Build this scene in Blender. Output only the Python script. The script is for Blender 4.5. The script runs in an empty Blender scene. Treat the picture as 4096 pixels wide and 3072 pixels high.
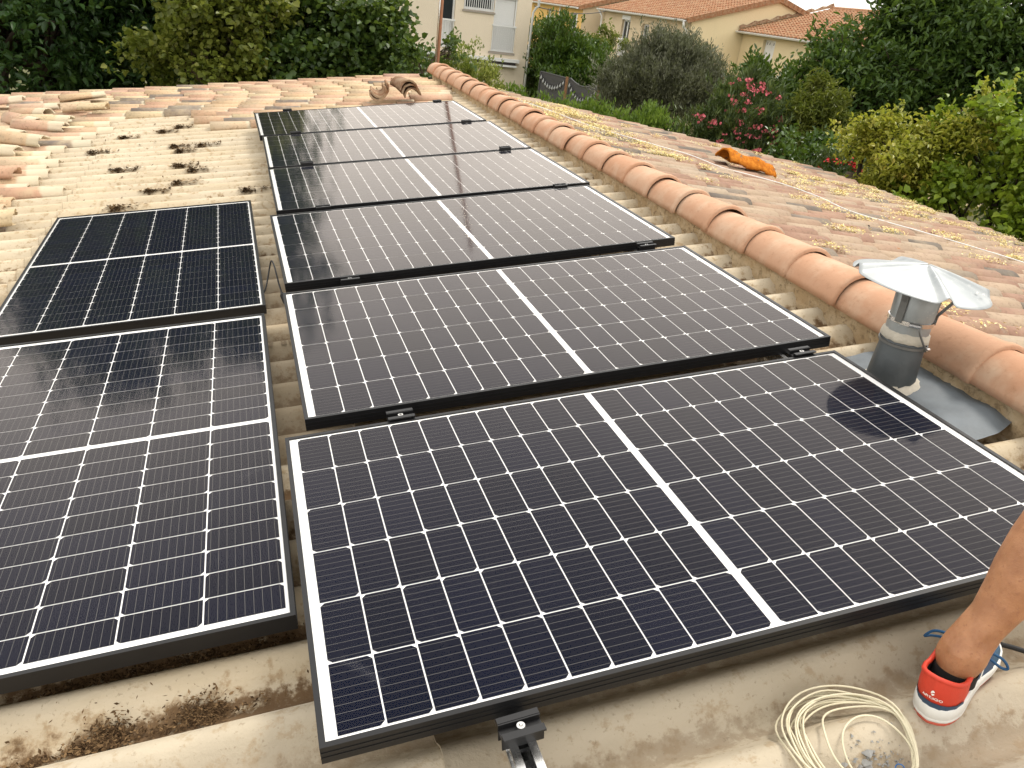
import bpy, math, random
import numpy as np
from mathutils import Matrix, Vector
rad = math.radians
random.seed(7)
sc = bpy.context.scene
col = sc.collection

# ------------------------------------------------------------------ camera
PITCH = rad(7.75)          # slope of both roof sides
Z0 = 4.45                  # height of the roof frame's origin above the ground
cam_d = bpy.data.cameras.new('camera'); cam = bpy.data.objects.new('camera', cam_d); col.objects.link(cam)
cam_d.sensor_width = 36.0; cam_d.lens = 36.0 * 3245.3 / 4096.0
cam_d.clip_start = 0.02; cam_d.clip_end = 2000
CAM = Vector((-0.9757, -1.4747, 5.5066))
cr, cu, cf = Vector((0.94898, -0.29294, 0.11674)), Vector((0.02669, 0.44349, 0.89588)), Vector((0.31422, 0.84705, -0.42868))
cam.matrix_world = Matrix(((cr.x, cu.x, -cf.x, CAM.x), (cr.y, cu.y, -cf.y, CAM.y), (cr.z, cu.z, -cf.z, CAM.z), (0, 0, 0, 1)))
sc.camera = cam

# ------------------------------------------------------------------ sky, sun, exposure
SUN_AZ, SUN_EL = rad(62), rad(58)      # compass angle from +Y, clockwise
world = bpy.data.worlds.new('World'); sc.world = world; world.use_nodes = True
wt = world.node_tree; wt.nodes.clear()
wo = wt.nodes.new('ShaderNodeOutputWorld'); bg = wt.nodes.new('ShaderNodeBackground')
sky = wt.nodes.new('ShaderNodeTexSky'); sky.sky_type = 'NISHITA'; sky.sun_disc = False
sky.sun_elevation = SUN_EL; sky.sun_rotation = SUN_AZ; sky.dust_density = 4.0; sky.air_density = 1.0
mixw = wt.nodes.new('ShaderNodeMix'); mixw.data_type = 'RGBA'; mixw.inputs[0].default_value = 0.86
ntx = wt.nodes.new('ShaderNodeTexNoise'); ntx.inputs['Scale'].default_value = 2.2; ntx.inputs['Detail'].default_value = 5
wtc = wt.nodes.new('ShaderNodeTexCoord')
rmp = wt.nodes.new('ShaderNodeValToRGB')
rmp.color_ramp.elements[0].position = 0.32; rmp.color_ramp.elements[0].color = (7.8, 7.5, 7.0, 1)
rmp.color_ramp.elements[1].position = 0.68; rmp.color_ramp.elements[1].color = (10.8, 10.4, 9.7, 1)
wt.links.new(wtc.outputs['Generated'], ntx.inputs['Vector']); wt.links.new(ntx.outputs['Fac'], rmp.inputs['Fac'])
wt.links.new(sky.outputs['Color'], mixw.inputs[6]); wt.links.new(rmp.outputs['Color'], mixw.inputs[7])
wt.links.new(mixw.outputs[2], bg.inputs['Color']); bg.inputs['Strength'].default_value = 0.11
wt.links.new(bg.outputs[0], wo.inputs[0])
sun_d = bpy.data.lights.new('sun', 'SUN'); sun_d.energy = 1.3; sun_d.angle = rad(14); sun_d.color = (1, 0.95, 0.86)
sun = bpy.data.objects.new('sun', sun_d); col.objects.link(sun)
sd = Vector((math.sin(SUN_AZ) * math.cos(SUN_EL), math.cos(SUN_AZ) * math.cos(SUN_EL), math.sin(SUN_EL)))
sun.rotation_euler = sd.to_track_quat('Z', 'Y').to_euler(); sun.location = (0, -10, 20)
vs = sc.view_settings; vs.view_transform = 'Standard'; vs.look = 'None'; vs.exposure = 0.86; vs.gamma = 1; vs.use_curve_mapping = False
sc.cycles.max_bounces = 5; sc.cycles.transparent_max_bounces = 8; sc.cycles.diffuse_bounces = 2; sc.cycles.glossy_bounces = 3; sc.cycles.caustics_reflective = False; sc.cycles.caustics_refractive = False

# ------------------------------------------------------------------ frames
ca, sa = math.cos(PITCH), math.sin(PITCH)
ROOF = Matrix(((ca, 0, -sa, 0), (0, 1, 0, 0), (sa, 0, ca, Z0), (0, 0, 0, 1)))         # left slope: u up the slope, v along the ridge
RO = ROOF @ Vector((1.45, 0, -0.06))
RIGHT = Matrix(((ca, 0, sa, RO.x), (0, 1, 0, 0), (-sa, 0, ca, RO.z), (0, 0, 0, 1)))   # right slope: s down the slope
def T(x, y=0, z=0): return Matrix.Translation((x, y, z))
def RX(a): return Matrix.Rotation(a, 4, 'X')
def RY(a): return Matrix.Rotation(a, 4, 'Y')
def RZ(a): return Matrix.Rotation(a, 4, 'Z')
I4 = Matrix.Identity(4)

# ------------------------------------------------------------------ objects
WM = {}
def link(o, parent=None, mw=None):
    mw = mw if mw is not None else I4
    col.objects.link(o)
    if parent is not None:
        o.parent = parent; o.matrix_parent_inverse = WM[parent.name].inverted()
    o.matrix_basis = mw; WM[o.name] = mw.copy()
    return o
def mesh(name, V, F, m=None, smooth=False):
    me = bpy.data.meshes.new(name); me.from_pydata([tuple(v) for v in V], [], F); me.update()
    if m: me.materials.append(m)
    if smooth: me.polygons.foreach_set('use_smooth', [True] * len(me.polygons))
    return me
def ob(name, me, parent=None, mw=None): return link(bpy.data.objects.new(name, me), parent, mw)
def empty(name, mw=None):
    o = bpy.data.objects.new(name, None); o.empty_display_size = 0.1; return link(o, None, mw)
def tag(o, label, cat, group=None):
    o['label'] = label; o['category'] = cat; o['kind'] = 'thing'
    if group: o['group'] = group
    return o
def struct(o): o['kind'] = 'structure'; return o
def stuff(o): o['kind'] = 'stuff'; return o

class MB:
    def __init__(s): s.v = []; s.f = []
    def add(s, V, F, m=None):
        n = len(s.v)
        s.v += [tuple(m @ Vector(v)) for v in V] if m is not None else [tuple(v) for v in V]
        s.f += [tuple(i + n for i in f) for f in F]; return s
    def box(s, x0, x1, y0, y1, z0, z1, m=None):
        return s.add([(x0, y0, z0), (x1, y0, z0), (x1, y1, z0), (x0, y1, z0), (x0, y0, z1), (x1, y0, z1), (x1, y1, z1), (x0, y1, z1)],
                     [(0, 3, 2, 1), (4, 5, 6, 7), (0, 1, 5, 4), (1, 2, 6, 5), (2, 3, 7, 6), (3, 0, 4, 7)], m)
    def tube(s, pts, rads, seg=8, cap=True, m=None, flat=1.0):
        pts = [Vector(p) for p in pts]
        if not hasattr(rads, '__len__'): rads = [rads] * len(pts)
        V = []; F = []; prev = None
        for i, p in enumerate(pts):
            t = (pts[min(i + 1, len(pts) - 1)] - pts[max(i - 1, 0)])
            t = t.normalized() if t.length > 1e-9 else Vector((0, 0, 1))
            if prev is None:
                a = Vector((0, 0, 1)) if abs(t.z) < 0.9 else Vector((1, 0, 0))
                n = t.cross(a).normalized()
            else:
                n = (prev - t * prev.dot(t)); n = n.normalized() if n.length > 1e-6 else t.orthogonal().normalized()
            prev = n; b = t.cross(n)
            for k in range(seg):
                th = 2 * math.pi * k / seg
                V.append(p + (n * math.cos(th) + b * math.sin(th) * flat) * rads[i])
        for i in range(len(pts) - 1):
            for k in range(seg):
                k2 = (k + 1) % seg
                F.append((i * seg + k, i * seg + k2, (i + 1) * seg + k2, (i + 1) * seg + k))
        if cap:
            F.append(tuple(range(seg - 1, -1, -1))); n = (len(pts) - 1) * seg; F.append(tuple(range(n, n + seg)))
        return s.add(V, F, m)
    def lathe(s, prof, seg=24, m=None, cap=False):
        V = []; F = []
        for r, z in prof:
            for k in range(seg):
                th = 2 * math.pi * k / seg; V.append((r * math.cos(th), r * math.sin(th), z))
        for i in range(len(prof) - 1):
            for k in range(seg):
                k2 = (k + 1) % seg
                F.append((i * seg + k, i * seg + k2, (i + 1) * seg + k2, (i + 1) * seg + k))
        if cap:
            F.append(tuple(range(seg - 1, -1, -1))); n = (len(prof) - 1) * seg; F.append(tuple(range(n, n + seg)))
        return s.add(V, F, m)
    def prism(s, poly, z0, z1, m=None):
        n = len(poly)
        V = [(x, y, z0) for x, y in poly] + [(x, y, z1) for x, y in poly]
        F = [tuple(range(n - 1, -1, -1)), tuple(range(n, 2 * n))] + [(i, (i + 1) % n, n + (i + 1) % n, n + i) for i in range(n)]
        return s.add(V, F, m)
    def mesh(s, name, m, smooth=False): return mesh(name, s.v, s.f, m, smooth)
    def build(s, name, m, parent=None, mw=None, smooth=False): return ob(name, s.mesh(name, m, smooth), parent, mw)

# ------------------------------------------------------------------ materials
class NT:
    def __init__(s, name):
        s.m = bpy.data.materials.new(name); s.m.use_nodes = True; s.t = s.m.node_tree; s.t.nodes.clear()
        s.out = s.t.nodes.new('ShaderNodeOutputMaterial')
    def n(s, kind, **kw):
        nd = s.t.nodes.new('ShaderNode' + kind)
        for k, v in kw.items():
            if k.startswith('_'): setattr(nd, k[1:], v)
            else: s.put(nd, k.replace('__', ' '), v)
        return nd
    def put(s, nd, key, v):
        i = nd.inputs[int(key[1:])] if key[0] == 'i' and key[1:].isdigit() else nd.inputs[key]
        if isinstance(v, bpy.types.NodeSocket): s.t.links.new(v, i)
        else: i.default_value = v
    def math(s, op, a, b=0.0, c=0.0, clamp=False):
        nd = s.n('Math', _operation=op, _use_clamp=clamp); s.put(nd, 'i0', a); s.put(nd, 'i1', b); s.put(nd, 'i2', c); return nd.outputs[0]
    def mix(s, f, a, b, blend='MIX'):
        nd = s.n('Mix', _data_type='RGBA', _blend_type=blend); s.put(nd, 'i0', f); s.put(nd, 'i6', c4(a)); s.put(nd, 'i7', c4(b)); return nd.outputs[2]
    def ramp(s, f, stops, interp='LINEAR'):
        nd = s.n('ValToRGB'); cr_ = nd.color_ramp; cr_.interpolation = interp
        while len(cr_.elements) < len(stops): cr_.elements.new(0.5)
        for e, (p, c) in zip(cr_.elements, stops): e.position = p; e.color = c4(c)
        s.put(nd, 'Fac', f); return nd.outputs[0]
    def pos(s): return s.n('NewGeometry').outputs['Position']
    def obj(s): return s.n('TexCoord').outputs['Object']
    def noise(s, vec, scale, detail=4, rough=0.55, dist=0.0):
        nd = s.n('TexNoise', Scale=scale, Detail=detail, Roughness=rough, Distortion=dist); s.put(nd, 'Vector', vec); return nd.outputs['Fac']
    def scale(s, vec, v):
        nd = s.n('Mapping'); s.put(nd, 'Vector', vec); nd.inputs['Scale'].default_value = v; return nd.outputs[0]
    def step(s, v, a, b):
        nd = s.n('MapRange', _interpolation_type='SMOOTHSTEP'); s.put(nd, 'Value', v); s.put(nd, 'From Min', a); s.put(nd, 'From Max', b); return nd.outputs[0]
    def bump(s, h, strength=0.3, dist=0.01):
        nd = s.n('Bump', Strength=strength, Distance=dist); s.put(nd, 'Height', h); return nd.outputs[0]
    def bsdf(s, color, rough=0.6, metal=0.0, spec=0.5, normal=None, **kw):
        nd = s.n('BsdfPrincipled'); s.put(nd, 'Base Color', c4(color)); s.put(nd, 'Roughness', rough); s.put(nd, 'Metallic', metal)
        s.put(nd, 'Specular IOR Level', spec)
        if normal is not None: s.put(nd, 'Normal', normal)
        for k, v in kw.items(): s.put(nd, k.replace('__', ' '), v)
        return nd.outputs[0]
    def done(s, sh): s.t.links.new(sh, s.out.inputs[0]); return s.m
def c4(c):
    if isinstance(c, bpy.types.NodeSocket): return c
    return (c[0], c[1], c[2], 1.0) if len(c) == 3 else c

def plain(name, c, rough=0.6, metal=0.0, spec=0.5, var=0.12, scale=30, bump=0.0):
    t = NT(name); p = t.pos(); f = t.noise(p, scale, 4)
    cc = t.mix(f, tuple(x * (1 - var) for x in c), tuple(min(1, x * (1 + var)) for x in c))
    rr = t.math('ADD', t.math('MULTIPLY', f, 0.16), rough - 0.08)
    nn = t.bump(t.noise(p, scale * 4, 5), bump, 0.004) if bump else None
    return t.done(t.bsdf(cc, rr, metal, spec, nn))

DIM = (0.76, 0.79, 0.80)
def tile_mat(name, stops, rnd, lichen=0.0, pale=0.0, cream=0.6, dim=1.0, clean=False):
    t = NT(name); p = t.pos()
    r = t.n('ObjectInfo').outputs['Random'] if rnd == 'object' else t.n('NewGeometry').outputs['Random Per Island']
    base = t.ramp(r, stops, 'CONSTANT')
    n1 = t.noise(p, 9, 5, 0.6); n2 = t.noise(p, 42, 5, 0.65); n3 = t.noise(p, 3.1, 3)
    c = t.mix(t.math('MULTIPLY', t.step(n1, 0.38, 0.72), cream), base, (0.62, 0.47, 0.30))
    c = t.mix(t.math('MULTIPLY', t.step(n2, 0.5, 0.72), 0.55), c, (0.25, 0.155, 0.10))
    c = t.mix(t.math('MULTIPLY', t.step(n3, 0.5, 0.72), pale), c, (0.70, 0.60, 0.45))
    if lichen:
        c = t.mix(t.math('MULTIPLY', t.step(t.noise(p, 14, 6, 0.7), 0.60, 0.67), lichen), c, (0.50, 0.43, 0.33))
        c = t.mix(t.step(t.noise(p, 6.5, 5, 0.7), 0.705, 0.73), c, (0.55, 0.20, 0.045))
        c = t.mix(t.step(t.noise(p, 17, 3, 0.6), 0.73, 0.75), c, (0.05, 0.04, 0.035))
    if clean:
        sx = t.n('SeparateXYZ'); t.put(sx, 'Vector', t.obj())
        c = t.mix(t.math('MULTIPLY', t.step(t.math('ADD', sx.outputs[0], t.math('MULTIPLY', n1, 0.08)), 0.33, 0.36), 0.75), c, (0.74, 0.64, 0.47))
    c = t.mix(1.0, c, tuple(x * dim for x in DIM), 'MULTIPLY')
    h = t.math('ADD', n2, t.math('MULTIPLY', t.noise(p, 160, 3), 0.4))
    return t.done(t.bsdf(c, 0.85, 0, 0.2, t.bump(h, 0.5, 0.006)))
LEFT_STOPS = [(0, (0.66, 0.42, 0.27)), (0.16, (0.70, 0.50, 0.33)), (0.32, (0.61, 0.36, 0.24)), (0.48, (0.68, 0.46, 0.28)), (0.62, (0.64, 0.39, 0.27)), (0.76, (0.72, 0.55, 0.34)), (0.88, (0.25, 0.20, 0.17)), (0.95, (0.56, 0.33, 0.25))]
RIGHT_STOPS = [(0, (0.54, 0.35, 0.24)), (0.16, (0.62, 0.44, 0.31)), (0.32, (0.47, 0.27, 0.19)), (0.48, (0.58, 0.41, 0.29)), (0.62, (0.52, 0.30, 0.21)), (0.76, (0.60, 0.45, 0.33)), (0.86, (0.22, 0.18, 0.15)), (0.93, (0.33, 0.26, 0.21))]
M = {}
M['tileL'] = tile_mat('weathered_terracotta_a', LEFT_STOPS, 'object', 0, 0.3, 0.6, 1.04, True)
M['tileLi'] = tile_mat('weathered_terracotta_b', LEFT_STOPS, 'island', 0, 0.3, 0.6, 1.04)
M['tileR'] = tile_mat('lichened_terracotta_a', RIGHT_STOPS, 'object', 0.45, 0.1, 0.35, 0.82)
M['tileRi'] = tile_mat('lichened_terracotta_b', RIGHT_STOPS, 'island', 0.45, 0.1, 0.35, 0.82)
M['tilehouse'] = tile_mat('brown_interlocking_tile', [(0, (0.40, 0.165, 0.075)), (0.3, (0.44, 0.19, 0.09)), (0.6, (0.36, 0.14, 0.065)), (0.85, (0.46, 0.23, 0.12))], 'island', 0.3, 0.0)

def ridge_mat():
    t = NT('ridge_terracotta'); p = t.pos(); r = t.n('ObjectInfo').outputs['Random']
    base = t.mix(r, (0.60, 0.305, 0.175), (0.66, 0.375, 0.235))
    c = t.mix(t.step(t.noise(p, 7, 5), 0.4, 0.75), base, (0.70, 0.45, 0.30))
    c = t.mix(t.math('MULTIPLY', t.step(t.noise(p, 38, 5, 0.7), 0.52, 0.75), 0.5), c, (0.42, 0.20, 0.10))
    c = t.mix(1.0, c, (0.80, 0.86, 0.90), 'MULTIPLY')
    return t.done(t.bsdf(c, 0.8, 0, 0.25, t.bump(t.noise(p, 90, 4), 0.25, 0.004)))
M['ridge'] = ridge_mat()

def sheet_mat(name, ca_, cb_, dirt_shade, grey):
    t = NT(name); p = t.pos(); o = t.obj()
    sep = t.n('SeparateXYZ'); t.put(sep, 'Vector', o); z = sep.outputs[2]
    st = t.scale(p, (0.5, 2.2, 1))
    n1 = t.noise(st, 4.5, 5, 0.6); n2 = t.noise(p, 26, 6, 0.68); n3 = t.noise(p, 95, 4, 0.6); n4 = t.noise(p, 1.7, 3)
    c = t.mix(t.step(n1, 0.3, 0.72), ca_, cb_)
    c = t.mix(t.math('MULTIPLY', t.step(n4, 0.42, 0.68), grey), c, (0.36, 0.33, 0.29))
    c = t.mix(t.math('MULTIPLY', t.step(n2, 0.53, 0.66), 0.42), c, (0.42, 0.32, 0.20))
    vall = t.math('ADD', t.math('MULTIPLY', t.step(z, 0.024, -0.026), 0.20), -0.05)  # stains troughs darker: settled dirt, plus shading of the waves put into the colour
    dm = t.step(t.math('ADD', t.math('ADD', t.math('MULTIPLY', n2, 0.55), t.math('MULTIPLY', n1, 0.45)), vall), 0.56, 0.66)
    c = t.mix(t.math('MULTIPLY', t.step(t.math('ADD', n2, vall), 0.48, 0.64), 0.55 * dirt_shade), c, (0.40, 0.27, 0.14))
    c = t.mix(t.math('MULTIPLY', dm, dirt_shade), c, (0.15, 0.085, 0.04))
    c = t.mix(t.math('MULTIPLY', t.step(n3, 0.60, 0.70), 0.5), c, (0.30, 0.24, 0.17))
    h = t.math('ADD', t.math('ADD', t.math('MULTIPLY', n2, 0.9), t.math('MULTIPLY', n3, 0.35)), t.math('MULTIPLY', dm, 0.35 * min(1, dirt_shade)))
    c = t.mix(1.0, c, (0.77, 0.735, 0.685), 'MULTIPLY')
    return t.done(t.bsdf(c, 0.88, 0, 0.15, t.bump(h, 0.55, 0.006)))
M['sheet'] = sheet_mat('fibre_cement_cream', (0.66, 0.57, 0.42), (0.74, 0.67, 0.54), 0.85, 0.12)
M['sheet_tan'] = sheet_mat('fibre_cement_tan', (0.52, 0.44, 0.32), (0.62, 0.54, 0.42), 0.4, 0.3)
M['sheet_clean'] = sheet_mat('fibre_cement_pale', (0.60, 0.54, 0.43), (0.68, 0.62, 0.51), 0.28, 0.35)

def mortar_mat():
    t = NT('mortar'); p = t.pos(); n1 = t.noise(p, 11, 6, 0.65); n2 = t.noise(p, 45, 5, 0.65)
    vo = t.n('TexVoronoi', _feature='DISTANCE_TO_EDGE', Scale=3.5); t.put(vo, 'Vector', t.n('VectorMath', _operation='ADD', i0=p, i1=t.n('TexNoise', Scale=5.0, Vector=p).outputs['Color']).outputs[0])
    c = t.mix(t.step(n1, 0.35, 0.7), (0.60, 0.45, 0.27), (0.74, 0.61, 0.42))
    c = t.mix(t.math('MULTIPLY', t.step(n2, 0.52, 0.68), 0.7), c, (0.26, 0.19, 0.11))
    c = t.mix(t.math('MULTIPLY', t.step(vo.outputs[0], 0.016, 0.0), t.step(t.noise(p, 3.7, 3), 0.5, 0.6)), c, (0.13, 0.085, 0.045))
    c = t.mix(1.0, c, (0.80, 0.77, 0.74), 'MULTIPLY')
    return t.done(t.bsdf(c, 0.92, 0, 0.1, t.bump(t.math('ADD', n1, t.math('MULTIPLY', n2, 0.5)), 0.8, 0.02)))
M['mortar'] = mortar_mat()

def cell_mat():
    t = NT('monocrystalline_cell'); o = t.obj(); sep = t.n('SeparateXYZ'); t.put(sep, 'Vector', o); y = sep.outputs[1]
    fr = t.math('FRACT', t.math('ADD', t.math('MULTIPLY', y, 1 / 0.0183), 0.5))
    d = t.math('ABSOLUTE', t.math('SUBTRACT', fr, 0.5))
    line = t.math('LESS_THAN', d, 0.022)
    r = t.n('ObjectInfo').outputs['Random']
    base = t.mix(r, (0.0020, 0.0034, 0.0105), (0.0030, 0.0048, 0.0150))
    c = t.mix(line, base, (0.12, 0.118, 0.112))
    return t.done(t.bsdf(c, 0.5, 0, 0.03))
M['cell'] = cell_mat()
M['backsheet'] = plain('white_backsheet', (0.88, 0.88, 0.87), 0.5, var=0.02)
def glass_mat():
    t = NT('solar_glass'); p = t.pos()
    fr = t.math('ADD', t.math('MULTIPLY', t.math('POWER', t.n('LayerWeight', Blend=0.5).outputs['Facing'], 4.4), 0.98), 0.004)
    tr = t.n('BsdfTransparent').outputs[0]
    n = t.noise(p, 5, 5, 0.6)
    gl = t.n('BsdfGlossy', Roughness=0.075); t.put(gl, 'Color', (1.0, 0.91, 0.83, 1))
    a = t.n('MixShader'); t.put(a, 'Fac', fr); t.t.links.new(tr, a.inputs[1]); t.t.links.new(gl.outputs[0], a.inputs[2])
    df = t.n('BsdfDiffuse'); t.put(df, 'Color', (0.55, 0.55, 0.58, 1))
    sm = t.math('ADD', t.math('MULTIPLY', t.step(t.noise(p, 3.3, 6, 0.62, 1.5), 0.62, 0.80), 0.03), t.math('MULTIPLY', t.step(n, 0.6, 0.8), 0.006))
    b = t.n('MixShader'); t.put(b, 'Fac', sm); t.t.links.new(a.outputs[0], b.inputs[1]); t.t.links.new(df.outputs[0], b.inputs[2])
    return t.done(b.outputs[0])
M['glass'] = glass_mat()
M['frame'] = plain('black_anodised_frame', (0.010, 0.010, 0.011), 0.34, 0.0, 0.35, 0.1)
M['black'] = plain('black_anodised', (0.012, 0.012, 0.013), 0.4, 0.2)
M['rubber'] = plain('black_rubber', (0.014, 0.014, 0.014), 0.6)
M['alu'] = plain('bare_aluminium', (0.78, 0.78, 0.77), 0.26, 1.0, 0.5, 0.05, 60)
M['steel'] = plain('stainless_steel', (0.7, 0.69, 0.67), 0.22, 1.0, 0.5, 0.05)
def galv():
    t = NT('galvanised_steel'); p = t.pos()
    vo = t.n('TexVoronoi', Scale=45.0); t.put(vo, 'Vector', p)
    sp = t.math('MULTIPLY', vo.outputs['Color'], 0.12) if False else t.noise(p, 22, 3)
    c = t.mix(t.step(t.noise(p, 9, 5), 0.3, 0.7), (0.30, 0.325, 0.335), (0.42, 0.44, 0.445))
    c = t.mix(t.math('MULTIPLY', t.step(t.noise(p, 60, 4, 0.7), 0.58, 0.7), 0.4), c, (0.55, 0.55, 0.54))
    return t.done(t.bsdf(c, t.math('ADD', t.math('MULTIPLY', sp, 0.2), 0.38), 0.7, 0.5, t.bump(t.noise(p, 14, 3), 0.12, 0.006)))
M['galv'] = galv()
M['strap'] = plain('dull_steel_strap', (0.20, 0.20, 0.195), 0.5, 0.7, var=0.25, scale=50)
M['lead'] = plain('lead_sheet', (0.150, 0.172, 0.190), 0.62, 0.0, 0.4, 0.3, 14, 0.35)
M['leaddark'] = plain('dark_lead', (0.085, 0.095, 0.10), 0.5, 0.3, 0.5, 0.25, 16, 0.3)
M['cement'] = plain('white_cement', (0.62, 0.57, 0.48), 0.9, 0, 0.1, 0.2, 30, 0.8)
M['white'] = plain('white_plastic', (0.80, 0.80, 0.78), 0.45, var=0.04)
M['cable_cream'] = plain('cream_cable', (0.66, 0.60, 0.43), 0.5, var=0.10, scale=60)
M['blue_wire'] = plain('blue_wire', (0.03, 0.16, 0.45), 0.4)
M['rust'] = plain('rusted_steel', (0.24, 0.105, 0.05), 0.8, 0.1, var=0.4, scale=18, bump=0.4)
M['grit'] = plain('slate_chips', (0.30, 0.30, 0.29), 0.85, var=0.35, scale=80)
def litter_mat(name, a, b, c):
    t = NT(name); r = t.n('NewGeometry').outputs['Random Per Island']
    return t.done(t.bsdf(t.ramp(r, [(0, a), (0.5, b), (1, c)]), 0.9, 0, 0.1))
M['litter'] = litter_mat('dry_leaf_litter', (0.035, 0.020, 0.010), (0.085, 0.050, 0.024), (0.22, 0.14, 0.07))
M['blossom'] = litter_mat('fallen_blossom', (0.62, 0.48, 0.17), (0.74, 0.62, 0.27), (0.80, 0.72, 0.42))
def lichen_tile():
    t = NT('orange_lichen'); p = t.pos(); n1 = t.noise(p, 20, 6, 0.7)
    c = t.mix(t.step(n1, 0.3, 0.7), (0.36, 0.105, 0.012), (0.60, 0.22, 0.03))
    c = t.mix(t.step(t.noise(p, 13, 4, 0.7), 0.64, 0.68), c, (0.16, 0.12, 0.08))
    return t.done(t.bsdf(c, 0.95, 0, 0.05, t.bump(n1, 0.9, 0.015)))
M['lichen'] = lichen_tile()
M['brick_old'] = tile_mat('old_dark_terracotta', [(0, (0.26, 0.125, 0.065)), (0.5, (0.34, 0.17, 0.09))], 'object', 0.3, 0.3)

def render_mat(name, c, stain=0.2):
    t = NT(name); p = t.pos()
    n1 = t.noise(p, 0.9, 5, 0.6); n2 = t.noise(t.scale(p, (3, 3, 0.35)), 1.5, 4)
    cc = t.mix(t.math('MULTIPLY', t.step(n1, 0.4, 0.75), stain), c, tuple(x * 0.8 for x in c))
    cc = t.mix(t.math('MULTIPLY', t.step(n2, 0.55, 0.8), stain), cc, tuple(x * 0.72 for x in c))
    cc = t.mix(1.0, cc, (0.97, 0.97, 0.97), 'MULTIPLY')
    return t.done(t.bsdf(cc, 0.9, 0, 0.15, t.bump(t.noise(p, 26, 5, 0.7), 0.5, 0.03)))
M['wallA'] = render_mat('cream_render', (0.84, 0.73, 0.57), 0.1)
M['wallC'] = render_mat('yellow_cream_render', (0.82, 0.68, 0.43), 0.12)
M['wallCf'] = render_mat('beige_render', (0.70, 0.57, 0.39))
M['wallB'] = render_mat('orange_yellow_render', (0.80, 0.52, 0.18))
M['wallW'] = render_mat('pale_grey_render', (0.66, 0.64, 0.60))
M['wallO'] = render_mat('old_house_render', (0.58, 0.46, 0.32), 0.4)
M['window'] = plain('dark_window_glass', (0.03, 0.035, 0.04), 0.08, 0, 0.6, 0.1)
M['reveal'] = plain('grey_reveal', (0.36, 0.32, 0.27), 0.9)
M['dark'] = plain('dark_iron', (0.03, 0.022, 0.02), 0.6)
M['fence'] = plain('anthracite_board', (0.065, 0.065, 0.068), 0.6, var=0.15, scale=8)
M['wood'] = plain('brown_post', (0.26, 0.13, 0.06), 0.8, var=0.3, scale=20)
M['bulb'] = plain('frosted_bulb', (0.42, 0.43, 0.42), 0.3)
M['bark'] = plain('grey_bark', (0.11, 0.085, 0.06), 0.9, 0, 0.1, 0.35, 14, 0.8)
M['bark_dark'] = plain('dark_bark', (0.05, 0.038, 0.028), 0.9, 0, 0.1, 0.35, 14, 0.8)
def ground_mat():
    t = NT('garden_ground'); p = t.pos()
    c = t.mix(t.step(t.noise(p, 0.12, 6, 0.65), 0.35, 0.7), (0.10, 0.105, 0.045), (0.20, 0.175, 0.12))
    c = t.mix(t.math('MULTIPLY', t.noise(p, 9, 5), 0.6), c, (0.07, 0.085, 0.03))
    return t.done(t.bsdf(c, 0.95, 0, 0.1, t.bump(t.noise(p, 12, 5), 0.6, 0.03)))
M['ground'] = ground_mat()
def leaf_mat(name, stops, trans=0.3, rough=0.42):
    t = NT(name); r = t.n('NewGeometry').outputs['Random Per Island']; p = t.pos()
    f = t.math('ADD', t.math('MULTIPLY', r, 0.6), t.math('MULTIPLY', t.step(t.noise(p, 2.0, 3), 0.3, 0.7), 0.4))
    c = t.ramp(f, stops)
    a = t.bsdf(c, rough, 0, 0.4)
    tl = t.n('BsdfTranslucent'); t.put(tl, 'Color', t.mix(0.5, c, (0.30, 0.36, 0.03), 'MULTIPLY') if False else t.mix(0.35, c, (0.22, 0.30, 0.02)))
    mx = t.n('MixShader', Fac=trans); t.t.links.new(a, mx.inputs[1]); t.t.links.new(tl.outputs[0], mx.inputs[2])
    return t.done(mx.outputs[0])
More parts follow.
